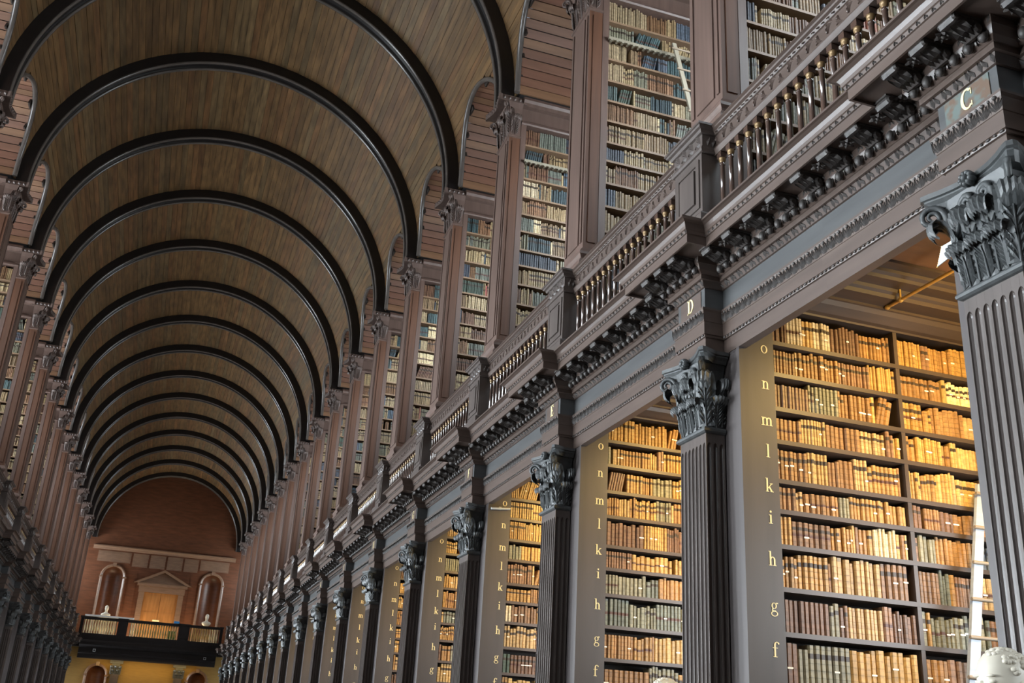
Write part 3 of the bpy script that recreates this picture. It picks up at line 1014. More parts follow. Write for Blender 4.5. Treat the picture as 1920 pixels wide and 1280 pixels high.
U_SH = mb2.mesh('shelf', M['shelf_up'])
mb = MB()
mb.prism_x([(-.04, 10.40), (-.30, 10.40), (-.315, 10.42), (-.30, 10.46), (-.27, 10.49), (-.22, 10.50), (-.22, 10.735), (-.30, 10.74), (-.36, 10.76), (-.385, 10.80), (-.37, 10.85), (-.33, 10.885), (.33, 10.885), (.37, 10.85), (.385, 10.80), (.30, 10.74), (.285, 10.40)], UB, WX - .01)
U_COR = mb.mesh('case_cornice', M['pier'], off=OFFU)
for s in (1, -1):
    for k in range(0, K1 + 1):
        r = empty('bookcase', (s * 3.83, Yk(k), 0), s)
        tag(r, ('tall lower bookcase with gilt-lettered end post, ' if s > 0 else 'tall lower bookcase standing behind a pilaster, ') + where(k, s), 'bookcase', 'lower bookcases')
        p = put('end_pier', L_END, r); put('back', L_BACK, r); put('case_cornice', L_COR, r)
        if s > 0 or k < 3:
            put('divider', L_DIV, r)
        for z in LZ:
            put('shelf', L_SH, r, (-3.83, 0, z))
        if s > 0 and k <= 9:
            for ch, z in LETTERS:
                q = put('letter', GM[ch], p, (4.036 - 3.83, -.42, z)); q['label'] = 'gilt letter ' + ch
        r = empty('gallery_bookcase', (s * UB, Yk(k), 5.374), s)
        tag(r, 'tall gallery bookcase filled with old books, ' + where(k, s), 'bookcase', 'gallery bookcases')
        put('stile', U_ST, r); put('back', U_BK, r); put('case_cornice', U_COR, r)
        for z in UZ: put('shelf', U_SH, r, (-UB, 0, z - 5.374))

# ------------------------------------------------------------------ books
TAN = [(0.46, 0.27, 0.085), (0.40, 0.225, 0.07), (0.34, 0.18, 0.06), (0.50, 0.32, 0.12), (0.28, 0.15, 0.06), (0.44, 0.29, 0.13)]
BRN = [(0.20, 0.11, 0.055), (0.16, 0.085, 0.05), (0.24, 0.13, 0.07)]
GRY = [(0.20, 0.19, 0.13), (0.15, 0.16, 0.13), (0.24, 0.22, 0.15)]
CRM = [(0.66, 0.54, 0.33), (0.60, 0.50, 0.34)]
TEAL = [(0.060, 0.095, 0.098), (0.075, 0.115, 0.115), (0.05, 0.072, 0.08), (0.095, 0.125, 0.118), (0.062, 0.088, 0.066), (0.07, 0.10, 0.13)]
BGE = [(0.36, 0.27, 0.145), (0.31, 0.22, 0.115), (0.41, 0.32, 0.19), (0.25, 0.17, 0.095), (0.33, 0.25, 0.15)]
SLT = [(0.10, 0.12, 0.15), (0.07, 0.08, 0.10)]
RED = [(0.26, 0.06, 0.05), (0.30, 0.12, 0.08)]
NAMES = {id(TAN): 'tan leather', id(BGE): 'beige', id(BRN): 'brown leather', id(GRY): 'grey-green', id(CRM): 'cream vellum', id(TEAL): 'teal', id(SLT): 'slate grey', id(RED): 'dull red'}


def gen_row(x0, x1, hmax, weights, tmean, lean=0.05, setmax=10):
    out = []
    x = x0 + .004
    while True:
        pal = rnd.choices([p for p, _ in weights], [q for _, q in weights])[0]
        base = rnd.choice(pal)
        n = rnd.randint(2, setmax) if rnd.random() < .75 else 1
        t0 = tmean * rnd.uniform(.75, 1.35); h0 = hmax * rnd.uniform(.76, .95)
        st = (1.0 if rnd.random() < .45 else 0.0, 1.0 if rnd.random() < .2 else 0.0, rnd.uniform(.4, 1))
        uni = rnd.random() < .6
        ln = 0.0
        if rnd.random() < lean and n > 2:
            ln = rnd.uniform(.12, .3)
            x += h0 * math.sin(ln) * .0
        for i in range(n):
            t = t0 * (1 if uni else rnd.uniform(.7, 1.35)); h = min(hmax * .97, h0 * (1 if uni else rnd.uniform(.9, 1.08)))
            step = t / math.cos(ln) if ln else t
            if x + step + (h * math.sin(ln) if ln else 0) > x1: return out
            j = rnd.uniform(.82, 1.2)
            out.append(dict(x=x, t=t * .975, h=h, lean=ln, col=tuple(c * j for c in base), style=st, pal=pal, slip=rnd.random() < .13, back=rnd.uniform(.012, .035)))
            x += step + .0008
        if ln: x += h0 * math.sin(ln) + .01
        if rnd.random() < .04: x += rnd.uniform(.01, .05)


def add_book(mb, b, yf, z, sx=1, ox=0.0, oy=0.0, slips=True):
    """spine towards -y at yf; upright or leaning to the right"""
    t, h, d = b['t'], b['h'], .13
    y0 = yf + b['back']
    r = min(.3 * t, .012)
    secp = [(0, y0 + d), (0, y0 + r), (.22 * t, y0), (.78 * t, y0), (t, y0 + r), (t, y0 + d)]
    c, s_ = math.cos(b['lean']), math.sin(b['lean'])
    def P(x, y, zz):
        return (sx * (ox + b['x'] + x * c + zz * s_), oy + y, z + zz * c - x * s_ + (t * s_ if s_ else 0))
    n = len(mb.v)
    mb.v.extend([P(x, y, 0) for x, y in secp]); mb.v.extend([P(x, y, h) for x, y in secp])
    for i in range(5):
        sp = 1 <= i <= 3
        mb.face((n + i, n + i + 1, n + 7 + i, n + 6 + i), tint=b['col'], style=b['style'] if sp else (0, 0, 0), uv=[(0, 0), (1, 0), (1, 1), (0, 1)])
    pg = (0.42, 0.35, 0.24)
    mb.face(tuple(n + 6 + i for i in range(6)), tint=pg, uv=[(0, 0)] * 6)
    mb.face(tuple(n + 5 - i for i in range(6)), tint=pg, uv=[(0, 0)] * 6)
    if slips and b['slip']:
        zz = h * b.get('sz', .45)
        mb.poly([P(-.0, y0 - .0015, zz), P(t, y0 - .0015, zz), P(t, y0 - .0015, zz + .012), P(0, y0 - .0015, zz + .012)], tint=(.85, .82, .74), uv=[(0, 0)] * 4)


LOWW = [(TAN, 10), (BRN, 2.2), (GRY, 1.2), (CRM, .5), (SLT, .15)]
def upw(row):
    return [(BGE, 3 + row * .8), (BRN, 2.2), (GRY, 2), (TEAL, max(.5, 3.8 - abs(row - 3) * .9)), (CRM, .5), (SLT, .8), (RED, .15)]


lower = MB(); single = []
for k in range(0, 13):
    for ri, z in enumerate(LZ[:13] if k == 0 else LZ[:11]):
        top = 4.845 if ri == 0 else LZ[ri - 1] - .034
        hm = top - z
        tm = .030 + .0011 * ri
        w_ = LOWW
        if k == 1 and z == 2.39: w_ = [(TAN, 4), (BRN, 4), (GRY, 5), (CRM, 1)]
        if k == 2 and z in (3.002, 2.698): w_ = [(GRY, 6), (TAN, 1.5)]
        if k == 3 and z == 2.39: w_ = [(TEAL, 4), (BRN, 3)]
        xe = LDIV - .02 if k < 6 else 4.75
        row = gen_row(LC + .004, xe, hm, w_, tm, lean=.03)
        if k == 1 and ri <= 9:
            for i, b in enumerate(row): single.append((ri, i, z, b))
        else:
            for b in row: add_book(lower, b, LY, z, oy=Yk(k))
        if k <= 2:
            for b in gen_row(LDIV + .022, WX - .13, hm, w_, tm, lean=.03): add_book(lower, b, LY, z, oy=Yk(k))
ROWN = ['topmost shelf'] + ['shelf ' + c for c in 'onmlkihgf']
# the 300 that show largest stand alone: drop the surplus of the top shelf into the rest
surplus = max(0, len(single) - 300)
for ri, i, z, b in single:
    if ri == 0 and surplus > 0:
        surplus -= 1
        add_book(lower, b, LY, z, oy=Yk(1)); continue
    m_ = MB(); add_book(m_, b, LY, z, oy=Yk(1), slips=False)
    ox, oy, oz = b['x'] + b['t'] / 2, Yk(1) + LY + .08, z
    o = put('book', m_.mesh('book', M['book'], off=(ox, oy, oz)), None, (ox, oy, oz))
    tag(o, '%s%s book, %s from the lettered post on %s, bookcase under letter D' % ('thick ' if b['t'] > .046 else ('slim ' if b['t'] < .024 else ''), NAMES[id(b['pal'])], ordw(i), ROWN[ri]), 'book', 'books in the lower bookcase below letter D')
    if b['slip']:
        q = MB(); zz = b['h'] * rnd.uniform(.3, .55)
        q.box(b['x'] + .05 * b['t'], b['x'] + .95 * b['t'], Yk(1) + LY + b['back'] - .0025, Yk(1) + LY + b['back'] - .0005, z + zz, z + zz + .012)
        e_ = put('paper_slip', q.mesh('paper_slip', M['paper'], off=(ox, oy, oz)), o); e_['label'] = 'white paper slip'
o = put('lower_books', lower.mesh('lower_books', M['book']))
tag(o, 'rows of tan leather books filling the lower alcove bookcases', 'books', kind='stuff')
upper = MB()
for s in (1, -1):
    for k in (range(0, 13) if s > 0 else range(3, 15)):
        for ri, z in enumerate(UZ[:14]):
            top = 10.395 if ri == 0 else UZ[ri - 1] - .028
            xe = (WX - .02 if k < 3 else 5.4 if k < 6 else 4.8)
            for b in gen_row(4.09, xe, top - z, upw(ri), .026, lean=.08 if s > 0 else .03, setmax=14):
                b['slip'] = False
                add_book(upper, b, UY + .005, z, sx=s, oy=Yk(k))
o = put('gallery_books', upper.mesh('gallery_books', M['book']))
tag(o, 'rows of teal, brown and tan books filling the gallery bookcases', 'books', kind='stuff')

# ------------------------------------------------------------------ alcove lamps, brass rods, ladders, card
WARM = (1.0, 0.66, 0.22)
mb = MB(); mb.prism_x([(-.05, 5.165), (-.06, 5.09), (-.045, 5.06), (.045, 5.06), (.06, 5.09), (.05, 5.165)], 4.8, 6.3)
LAMPH = mb.mesh('housing', M['brass'], off=(5.3, 0, 5.1))
mb = MB(); mb.tube([(5.09, -.575, 4.98), (5.09, -2.66, 4.98)], .014, 8)
ROD = mb.mesh('rod', M['brass'], off=(5.09, 0, 4.98))
mb = MB()
for y in (-.75, -2.35): mb.tube([(5.09, y, 4.98), (5.09, y, 5.168)], .009, 8)
HANG = mb.mesh('hanger', M['brass'], off=(5.09, 0, 4.98))
mb = MB(); mb.bulb((5.09, -.75, 4.98), (.022, .03, .022), 10, 6); mb.bulb((5.09, -.59, 4.98), (.02, .03, .02), 10, 6)
KNOB = mb.mesh('collar', M['brass'], off=(5.09, 0, 4.98))
for k in range(1, K1):
    r = empty('alcove_lamp', (5.3, Yk(k) - 2.05, 5.1))
    tag(r, 'slim brass strip lamp under the alcove ceiling, %s right-hand alcove' % ordw(k - 1), 'lamp', 'strip lamps of the alcoves')
    put('housing', LAMPH, r)
    area_light('alcove_lamp_light', (5.5, Yk(k) - 2.05, 5.04), (1.5, .1), 175, WARM, (math.radians(34), math.radians(-24), 0), 152).parent = None
    if k <= 3:
        r = empty('brass_rod', (5.09, Yk(k), 4.98))
        tag(r, 'thin brass rod hung below the alcove ceiling, %s right-hand alcove' % ordw(k - 1), 'rod', 'brass rods in the alcoves')
        put('rod', ROD, r); put('hanger', HANG, r); put('collar', KNOB, r)


def ladder(name, label, A, Bp, A2, B2, nr, m, wd, group=None):
    """two stiles A->Bp and A2->B2 (bottom to top) and nr rungs"""
    o0 = Vector(A)
    r = empty(name, A); tag(r, label, 'ladder', group)
    for a, b in ((A, Bp), (A2, B2)):
        q = MB(); a = Vector(a); b = Vector(b)
        d = wd / 2
        q.prism([(a.x - d, a.y - .018, a.z), (a.x + d, a.y - .018, a.z), (a.x + d, a.y + .018, a.z), (a.x - d, a.y + .018, a.z)],
                [(b.x - d * .7, b.y - .014, b.z), (b.x + d * .7, b.y - .014, b.z), (b.x + d * .7, b.y + .014, b.z), (b.x - d * .7, b.y + .014, b.z)])
        put('stile', q.mesh('stile', m, off=tuple(o0)), r)
    for i in range(nr):
        t = (i + .7) / nr
        p = Vector(A).lerp(Vector(Bp), t); p2 = Vector(A2).lerp(Vector(B2), t)
        q = MB(); q.tube([tuple(p + Vector((-.06, -.022, 0))), tuple(p2 + Vector((.06, -.022, 0)))], .014, 6)
        put('rung', q.mesh('rung', M['rung'], off=tuple(o0)), r)
    return r


y1 = Yk(1)
ladder('library_ladder', 'pale grey painted ladder leaning on the lower bookcase beyond letter C', (4.79, y1 - .98, 0), (5.93, y1 - .47, 3.66), (6.30, y1 - .98, 0), (6.22, y1 - .47, 3.66), 13, M['ladder'], .11)
y2 = Yk(2)
ladder('library_ladder', 'pale wooden ladder hooked on a rail of the gallery bookcase', (5.62, y2 - .98, 5.37), (4.89, y2 - .47, 9.82), (6.0, y2 - .98, 5.37), (5.27, y2 - .47, 9.82), 14, M['ladder_wood'], .075)
for k in (2, 3):
    m_ = MB(); m_.box(4.07, 6.3, -.335, -.30, 9.745, 9.785)
    for i in range(30): m_.box(4.09 + .074 * i, 4.115 + .074 * i, -.345, -.29, 9.725, 9.745)
    o = put('ladder_rail', m_.mesh('ladder_rail', M['ladder_wood'], off=(4.07, -.3, 9.74)), None, (4.07, Yk(k) - .3, 9.74))
    tag(o, 'pale toothed ladder rail along the upper shelf of the %s gallery bookcase' % ordw(k), 'rail', 'ladder rails')
# white card hung behind the nearest capital
r = empty('hanging_card', (3.62, 3.95, 4.06))
tag(r, 'small white spiral-bound card hanging behind the nearest leafy capital', 'card')
CQ = [(3.973, 4.072), (3.865, 4.088), (3.828, 4.172), (3.925, 4.173)]
m_ = MB(); m_.prism([(3.62, y, z) for y, z in CQ], [(3.626, y, z) for y, z in CQ])
put('sheet', m_.mesh('sheet', M['white'], off=(3.62, 3.95, 4.06)), r)
m_ = MB()
for i in range(10):
    t = i / 9
    m_.bulb((3.623, CQ[0][0] * (1 - t) + CQ[3][0] * t, CQ[0][1] * (1 - t) + CQ[3][1] * t), (.005, .007, .004), 6, 3)
put('spiral_binding', m_.mesh('spiral_binding', M['brass'], off=(3.62, 3.95, 4.06)), r)
# small white lamps fixed to two end posts
for k, lab in ((3, 'fourth'), (8, 'ninth')):
    m_ = MB(); m_.tube([(3.84, -.46, 4.395), (4.10, -.46, 4.42)], .014, 8); m_.box(3.95, 3.98, -.46, -.42, 4.40, 4.43)
    o = put('strip_light', m_.mesh('strip_light', M['white'], off=(3.97, -.44, 4.4)), None, (3.97, Yk(k) - .44, 4.4))
    tag(o, 'short white strip light fixed to the %s lettered end post' % lab, 'lamp', 'white strip lights on the end posts')


# ------------------------------------------------------------------ busts
def bust_meshes():
    m_ = MB()
    rows = []
    # (z, half width x, half depth y, y shift): shoulders, neck, head; the face looks to -y
    for z, a, b, sh in ((0, .07, .07, 0), (.02, .13, .09, 0), (.10, .22, .115, .01), (.17, .245, .12, .01), (.22, .21, .11, .01), (.255, .12, .085, .01), (.28, .075, .075, .005), (.33, .066, .07, 0), (.365, .068, .075, -.01), (.385, .075, .092, -.018), (.42, .083, .105, -.012), (.46, .088, .112, -.005), (.50, .09, .115, 0), (.54, .09, .118, .004), (.58, .082, .108, .006), (.61, .062, .085, .008), (.628, .035, .05, .01), (.633, .005, .008, .01)):
        rows.append([(a * math.cos(2 * PI * j / 20), sh + b * math.sin(2 * PI * j / 20), z) for j in range(20)])
    m_.grid(rows, close=True)
    m_.prism([(-.014, -.11, .435), (.014, -.11, .435), (.008, -.112, .50), (-.008, -.112, .50)], [(-.008, -.142, .44), (.008, -.142, .44), (.004, -.12, .50), (-.004, -.12, .50)])
    for sx in (-1, 1):
        m_.bulb((sx * .09, .005, .47), (.012, .022, .034), 8, 5)
        m_.bulb((sx * .036, -.098, .497), (.02, .012, .009), 8, 4)
        m_.bulb((sx * .036, -.104, .520), (.026, .012, .007), 8, 4)
    m_.bulb((0, -.11, .415), (.028, .012, .006), 8, 4); m_.bulb((0, -.108, .402), (.024, .012, .006), 8, 4)
    hair = MB()
    for i in range(110):
        a = rnd.uniform(0, 2 * PI); e = rnd.uniform(.05, 1.5)
        if math.sin(a) < -.55 and e < .8: continue
        hair.bulb((.088 * math.cos(a) * math.cos(e), .006 + .114 * math.sin(a) * math.cos(e), .525 + .105 * math.sin(e)), (.017, .017, .013), 8, 5)
    so = MB(); so.lathe([(.10, -.16), (.10, -.13), (.06, -.10), (.05, -.06), (.075, -.02), (.085, .0), (.0, .0)], 0, 0, 16)
    pd = MB()
    pd.box(-.2, .2, -.2, .2, -.22, -.16); pd.box(-.17, .17, -.17, .17, -1.2, -.22); pd.box(-.22, .22, -.22, .22, -1.4, -1.2)
    return m_.mesh('head_and_shoulders', M['marble'], smooth=True), hair.mesh('hair', M['marble'], smooth=True), so.mesh('socle', M['marble'], smooth=True), pd


bm, bh, bs_, bp_ = bust_meshes()
ped_me = bp_.mesh('pedestal', M['oak_v'])


def bust(loc, rot, label, pedestal=True):
    r = empty('marble_bust', loc); r.rotation_euler = (0, 0, rot)
    tag(r, label, 'bust', 'marble busts')
    b = put('head_and_shoulders', bm, r); put('hair', bh, b); put('socle', bs_, r)
    if pedestal:
        q = put('bust_pedestal', ped_me, None, loc); q.rotation_euler = (0, 0, rot)
        tag(q, 'dark oak pedestal under the ' + label, 'pedestal', 'bust pedestals')


bust((3.30, Yk(0) - .13, 1.40), -PI / 2, 'cream marble bust before the nearest pilaster')
bust((3.32, Yk(1) - .15, 1.40), -PI / 2, 'cream marble bust before the pilaster of letter D')

# ------------------------------------------------------------------ far end wall
def arched_wall(mb, x0, x1, y0, y1, z0, z1, arches):
    """solid wall with arched openings: (centre x, half width, sill z, spring z)"""
    x = x0
    for cx, h, zb, zs in sorted(arches):
        mb.box(x, cx - h, y0, y1, z0, z1)
        if zb > z0: mb.box(cx - h, cx + h, y0, y1, z0, zb)
        zt = zs + h
        mb.box(cx - h, cx + h, y0, y1, zt, z1)
        for i in range(16):
            a, b = PI * i / 16, PI * (i + 1) / 16
            q = [(cx - h * math.cos(a), zs + h * math.sin(a)), (cx - h * math.cos(b), zs + h * math.sin(b)), (cx - h * math.cos(b), zt), (cx - h * math.cos(a), zt)]
            mb.prism_y(q, y0, y1)
        x = cx + h
    mb.box(x, x1, y0, y1, z0, z1)


mb = MB(); arched_wall(mb, -WX, WX, YE, YE + .12, 0, 15.2, [(-2.50, .52, 5.5, 8.85), (2.66, .52, 5.5, 8.90)])
end = struct('wall_front', mb, M['endwall'], 'reddish wood-panelled end wall under the vault', 'wall')
mb = MB(); mb.prism_x([(YE, 10.25), (YE - .06, 10.27), (YE - .10, 10.36), (YE - .17, 10.40), (YE - .17, 10.46), (YE, 10.48)], -3.75, 3.75)
put('cornice', mb.mesh('cornice', M['endtrim']), end)
for x0, x1 in ((-3.45, -1.75), (-1.65, -.85), (-.75, .05), (.15, .95), (1.05, 1.8), (1.9, 3.45)):
    m_ = MB(); zb, zt = (9.62 if abs(x0 + x1) > 3.5 else 9.48), 10.18
    m_.box(x0, x1, YE - .02, YE, zb, zt); m_.box(x0 + .08, x1 - .08, YE - .035, YE - .02, zb + .08, zt - .08)
    put('panel', m_.mesh('panel', M['endtrim']), end)
for x0, x1 in ((-1.70, -1.28), (1.50, 1.92)):
    m_ = MB(); m_.box(x0, x1, YE - .02, YE, 5.6, 9.2)
    put('panel', m_.mesh('panel', M['endwall']), end)


def niche(cx, label, zb, zt, hw_, y, ztop):
    r = empty('niche', (cx, y, zb)); tag(r, label, 'niche', 'arched niches of the end wall')
    m_ = MB()
    inner = [(-hw_, zb)] + [(-hw_ * math.cos(PI * i / 16), ztop + hw_ * math.sin(PI * i / 16)) for i in range(17)] + [(hw_, zb)]
    outer = [(-hw_ - .13, zb)] + [(-(hw_ + .13) * math.cos(PI * i / 16), ztop + (hw_ + .13) * math.sin(PI * i / 16)) for i in range(17)] + [(hw_ + .13, zb)]
    rows = []
    for yy, a in ((y, outer), (y - .09, outer), (y - .11, [(.6 * p[0] + .4 * q[0], .6 * p[1] + .4 * q[1]) for p, q in zip(outer, inner)]), (y - .06, inner), (y, inner)):
        rows.append([(cx + px_, yy, pz) for px_, pz in a])
    m_.grid(rows)
    m_.box(cx - .09, cx + .09, y - .14, y - .02, ztop + hw_ + .0, ztop + hw_ + .2)
    put('arch_frame', m_.mesh('arch_frame', M['endtrim'], off=(cx, y, zb)), r)
    m_ = MB()   # hollow half-round recess with a half dome, behind the wall plane
    m_.grid([[(cx - hw_ * math.cos(PI * i / 14), y + .06 + .45 * math.sin(PI * i / 14), z) for i in range(15)] for z in (zb, ztop)])
    m_.grid([[(cx - hw_ * math.cos(PI * i / 14) * math.cos(e), y + .06 + .45 * math.sin(PI * i / 14) * math.cos(e), ztop + hw_ * math.sin(e)) for i in range(15)] for e in [PI / 2 * q / 8 for q in range(9)]])
    put('recess', m_.mesh('recess', M['endwall'], off=(cx, y, zb), smooth=True), r)
    for sx in (-1, 1):
        m_ = MB(); m_.box(*sorted((cx + sx * (hw_ - .02), cx + sx * (hw_ + .17))), y - .13, y, ztop - .06, ztop + .02)
        put('impost', m_.mesh('impost', M['endtrim'], off=(cx, y, zb)), r)


niche(-2.50, 'tall arched niche with a white bust, left of the far door', 5.5, 9.5, .52, YE - .02, 8.85)
niche(2.66, 'tall arched niche with a white bust, right of the far door', 5.5, 9.5, .52, YE - .02, 8.90)
dr = empty('door_1', (.12, YE - .02, 5.5)); tag(dr, 'pedimented brown double door in the far end wall', 'door', kind='structure')
m_ = MB()
for x in (-1.02, 1.02): m_.box(.12 + x - .14, .12 + x + .14, YE - .14, YE, 5.5, 8.20)
m_.box(.12 - 1.2, .12 + 1.2, YE - .18, YE, 8.20, 8.52); m_.box(.12 - 1.3, .12 + 1.3, YE - .28, YE, 8.52, 8.66)
put('door_frame', m_.mesh('door_frame', M['endtrim'], off=(.12, YE - .02, 5.5)), dr)
m_ = MB()
m_.prism([(.12 - 1.42, YE, 8.66), (.12 + 1.42, YE, 8.66), (.12, YE, 9.38)], [(.12 - 1.42, YE - .10, 8.66), (.12 + 1.42, YE - .10, 8.66), (.12, YE - .10, 9.38)])
for sx in (-1, 1):
    m_.prism([(.12 + sx * 1.5, YE - .3, 8.66), (.12, YE - .3, 9.42), (.12, YE - .3, 9.30), (.12 + sx * 1.26, YE - .3, 8.66)], [(.12 + sx * 1.5, YE, 8.66), (.12, YE, 9.42), (.12, YE, 9.30), (.12 + sx * 1.26, YE, 8.66)])
put('pediment', m_.mesh('pediment', M['endtrim'], off=(.12, YE - .02, 5.5)), dr)
for sx in (-1, 1):
    m_ = MB(); x0, x1 = sorted((.12 + sx * .01, .12 + sx * .88))
    m_.box(x0, x1, YE - .06, YE, 5.5, 8.2)
    for z0, z1 in ((5.7, 6.4), (6.6, 7.2), (7.35, 8.05)): m_.box(x0 + .12, x1 - .12, YE - .075, YE - .06, z0, z1)
    q = put('door_leaf', m_.mesh('door_leaf', M['enddoor'], off=(.12, YE - .02, 5.5)), dr)
m_ = MB(); m_.box(-.1, .25, YE - .085, YE - .075, 6.72, 6.80); put('plate', m_.mesh('plate', M['cream'], off=(.12, YE - .02, 5.5)), dr)

# end gallery (balcony) with its balustrade, and the arched wall below
YBAL = 58.2
mb = MB(); mb.box(-3.9, 3.9, YBAL, YE, 5.1, 5.5)
struct('floor_balcony', mb, M['rib'], 'dark floor of the far end gallery', 'floor')
mb = MB()
mb.prism_x([(YBAL + .2, 4.55), (YBAL + .02, 4.55), (YBAL + .02, 4.75), (YBAL - .04, 4.8), (YBAL - .04, 4.85), (YBAL + .0, 4.86), (YBAL + .0, 5.05), (YBAL - .08, 5.12), (YBAL - .3, 5.2), (YBAL - .3, 5.32), (YBAL - .38, 5.42), (YBAL - .38, 5.46), (YBAL + .2, 5.47)], -3.4, 3.4)
t3 = put('trim_3', mb.mesh('trim_3', M['rib'])); tag(t3, 'dark entablature carrying the far end gallery', 'entablature', kind='structure')
for x in (-2.64, 2.84):
    m_ = MB()
    for a, b, c, d in ((-.07, .07, 4.88, 4.91), (-.07, .07, 4.99, 5.02), (-.07, -.04, 4.91, 4.99), (.04, .07, 4.91, 4.99)): m_.box(x + a, x + b, YBAL - .03, YBAL - .01, c, d)
    o = put('square_sign', m_.mesh('square_sign', M['white'], off=(x, YBAL, 4.9)), None, (x, YBAL, 4.9))
    tag(o, 'small white square sign on the far gallery front, %s of centre' % ('left' if x < 0 else 'right'), 'sign', 'square signs on the gallery front')
r = empty('balcony_balustrade', (0, YBAL, 5.5)); tag(r, 'far end gallery balustrade with columns tinted pale where lit, darker gold elsewhere', 'balustrade')
m_ = MB(); m_.box(-3.5, 3.5, YBAL - .1, YBAL + .1, 6.44, 6.58); put('rail', m_.mesh('rail', M['rib'], off=(0, YBAL, 5.5)), r)
m_ = MB(); m_.box(-3.5, 3.5, YBAL - .1, YBAL + .1, 5.47, 5.76); put('plinth', m_.mesh('plinth', M['rib'], off=(0, YBAL, 5.5)), r)
for x0, x1 in ((-1.73, -1.25), (1.3, 1.85), (-3.55, -3.4), (3.4, 3.55)):
    m_ = MB(); m_.box(x0, x1, YBAL - .14, YBAL + .14, 5.47, 6.56); m_.box(x0 - .03, x1 + .03, YBAL - .17, YBAL + .17, 6.52, 6.60); m_.box(x0 + .08, x1 - .08, YBAL - .16, YBAL - .14, 5.85, 6.4)
    put('post', m_.mesh('post', M['rib'], off=(0, YBAL, 5.5)), r)
bl = {}
for nm in ('cream', 'gold_bal', 'green'):
    q = MB(); q.lathe([(.045, 5.76), (.045, 5.8), (.03, 5.83), (.05, 5.95), (.05, 6.05), (.03, 6.25), (.032, 6.36), (.048, 6.4), (.048, 6.45)], 0, 0, 8)
    bl[nm] = q.mesh('baluster', M[nm], off=(0, 0, 5.5))
x = -3.33
while x < 3.4:
    if not (-1.8 < x < -1.2 or 1.22 < x < 1.92):
        nm = 'cream' if (x < -.95 or x > 2.85) else 'gold_bal'  # daylight painted into the columns: lit ends cream, the middle darker
        put('baluster', bl[nm], r, (x, 0, 0))
    x += .125
m_ = MB(); m_.box(-3.4, -1.0, YBAL - .14, YBAL + .16, 6.60, 6.68)  # white strip added for the sunlit part of the rail
o = put('sunlight_board', m_.mesh('sunlight_board', M['bright'], off=(-2.2, YBAL, 6.6)), None, (-2.2, YBAL, 6.6)); tag(o, 'added white board standing for sunlight along the left of the far balcony rail', 'board')
m_ = MB(); m_.box(.75, 1.15, YBAL + .12, YBAL + .16, 5.8, 6.2); m_.box(.75, 1.15, YBAL + .12, YBAL + .5, 5.5, 5.8)
o = put('green_chair', m_.mesh('green_chair', M['green'], off=(.95, YBAL + .3, 5.5)), None, (.95, YBAL + .3, 5.5)); tag(o, 'green seat behind the far balcony columns', 'chair')
m_ = MB(); m_.prism_x([(YBAL + .0, 6.60), (YBAL + .16, 6.60), (YBAL + .1, 6.72), (YBAL + .06, 6.72)], 1.0, 1.28)
o = put('blue_display', m_.mesh('blue_display', M['blue'], off=(1.14, YBAL, 6.6)), None, (1.14, YBAL, 6.6)); tag(o, 'small blue display resting on the far balcony rail', 'display')
bust((-2.45, YBAL + .55, 6.62), 0, 'white marble bust at the left niche of the far gallery')
bust((2.66, YBAL + .55, 6.62), 0, 'white marble bust at the right niche of the far gallery')
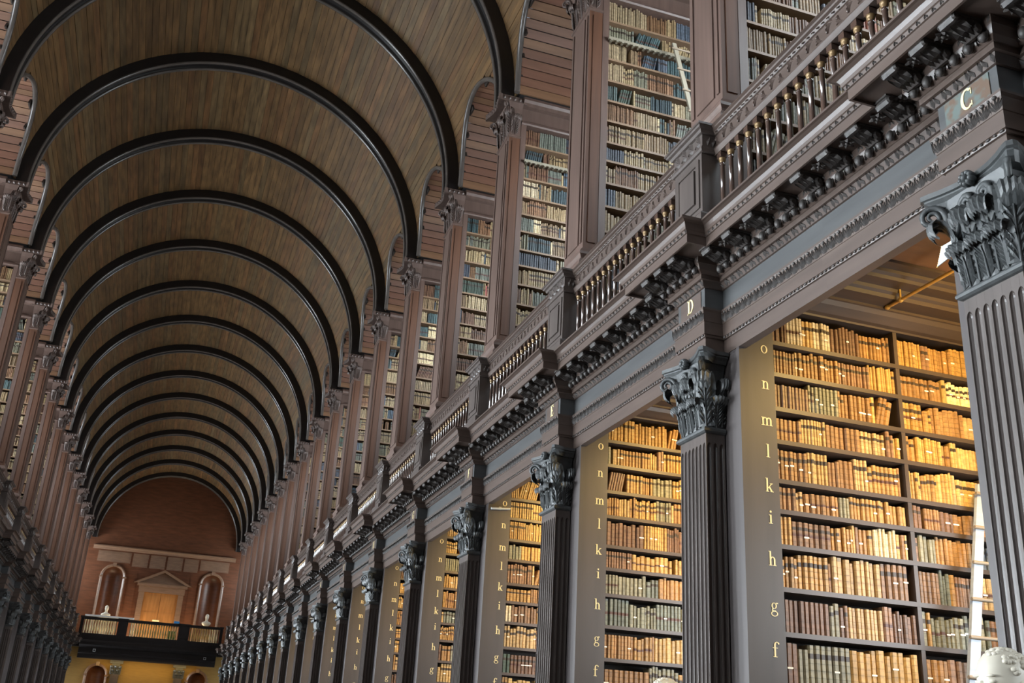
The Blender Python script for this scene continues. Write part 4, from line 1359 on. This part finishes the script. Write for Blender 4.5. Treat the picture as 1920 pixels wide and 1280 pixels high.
# arched wall below the balcony
m_ = MB(); arched_wall(m_, -3.9, 3.9, YBAL + .55, YBAL + .75, 0, 5.1, [(-2.36, .44, 0, 3.80), (2.62, .44, 0, 3.80)])
we = put('wall_end_lower', m_.mesh('wall_end_lower', M['ochre'])); tag(we, 'ochre lit wall with arches under the far gallery', 'wall', kind='structure')
for cx, lab in ((-2.36, 'left'), (2.62, 'right')):
    niche(cx, 'dark arched opening under the far gallery, %s side' % lab, 0, 4.3, .44, YBAL + .54, 3.80)
for cx, lab in ((-1.46, 'left'), (1.66, 'right')):
    r = empty('end_pilaster', (cx, YBAL + .4, 0)); tag(r, 'dark pilaster with leafy capital under the far gallery, %s one' % lab, 'pilaster', 'pilasters of the far end')
    m_ = MB(); m_.box(cx - .2, cx + .2, YBAL + .3, YBAL + .52, 0, 3.87); put('shaft', m_.mesh('shaft', M['oak_v'], off=(cx, YBAL + .4, 0)), r)
    m_ = MB(); m_.box(cx - .19, cx + .19, YBAL + .32, YBAL + .52, 3.87, 4.4); m_.box(cx - .32, cx + .32, YBAL + .2, YBAL + .52, 4.4, 4.55)
    for dx in (-.12, .12): leaf(m_, cx + dx, YBAL + .31, 3.87, -PI / 2, .25, .16, .1)
    for dx in (-.2, 0, .2): leaf(m_, cx + dx, YBAL + .31, 3.87, -PI / 2, .45, .16, .13)
    put('capital', m_.mesh('capital', M['capital'], off=(cx, YBAL + .4, 0)), r)
# far end: a lamp under the balcony, an added fill before the end wall
area_light('balcony_lamp', (0, YBAL - .3, 4.4), (5.0, .15), 28, WARM, (math.radians(40), 0, 0))
area_light('end_wall_fill', (0, YBAL + .3, 5.6), (6.0, .2), 130, (1.0, .78, .5), (math.radians(170), 0, 0))

# ------------------------------------------------------------------ windows of the outer walls
wf = MB()
for (z0, z1, hw_) in ((1.35, 4.45, .78), (7.0, 11.4, .78)):
    for y in (-hw_, hw_): wf.box(6.33, 6.5, y - .05, y + .05, z0, z1)
    for i in range(5):
        z = z0 + (z1 - z0) * i / 4
        wf.box(6.33, 6.5, -hw_, hw_, z - .04, z + .04)
    wf.box(6.34, 6.5, -.03, .03, z0, z1)
WF = wf.mesh('window_frame', M['wallw'], off=(6.5, 0, 0))
n = 0
for s in (1, -1):
    for k in range(0, K1 + 1):
        n += 1
        o = put('window_%d' % n, WF, None, (s * 6.5, Yk(k) + B / 2, 0), s)
        tag(o, 'tall barred windows of the %s alcove, %s from the camera' % (SIDE[s], ordw(k)), 'window', kind='structure')
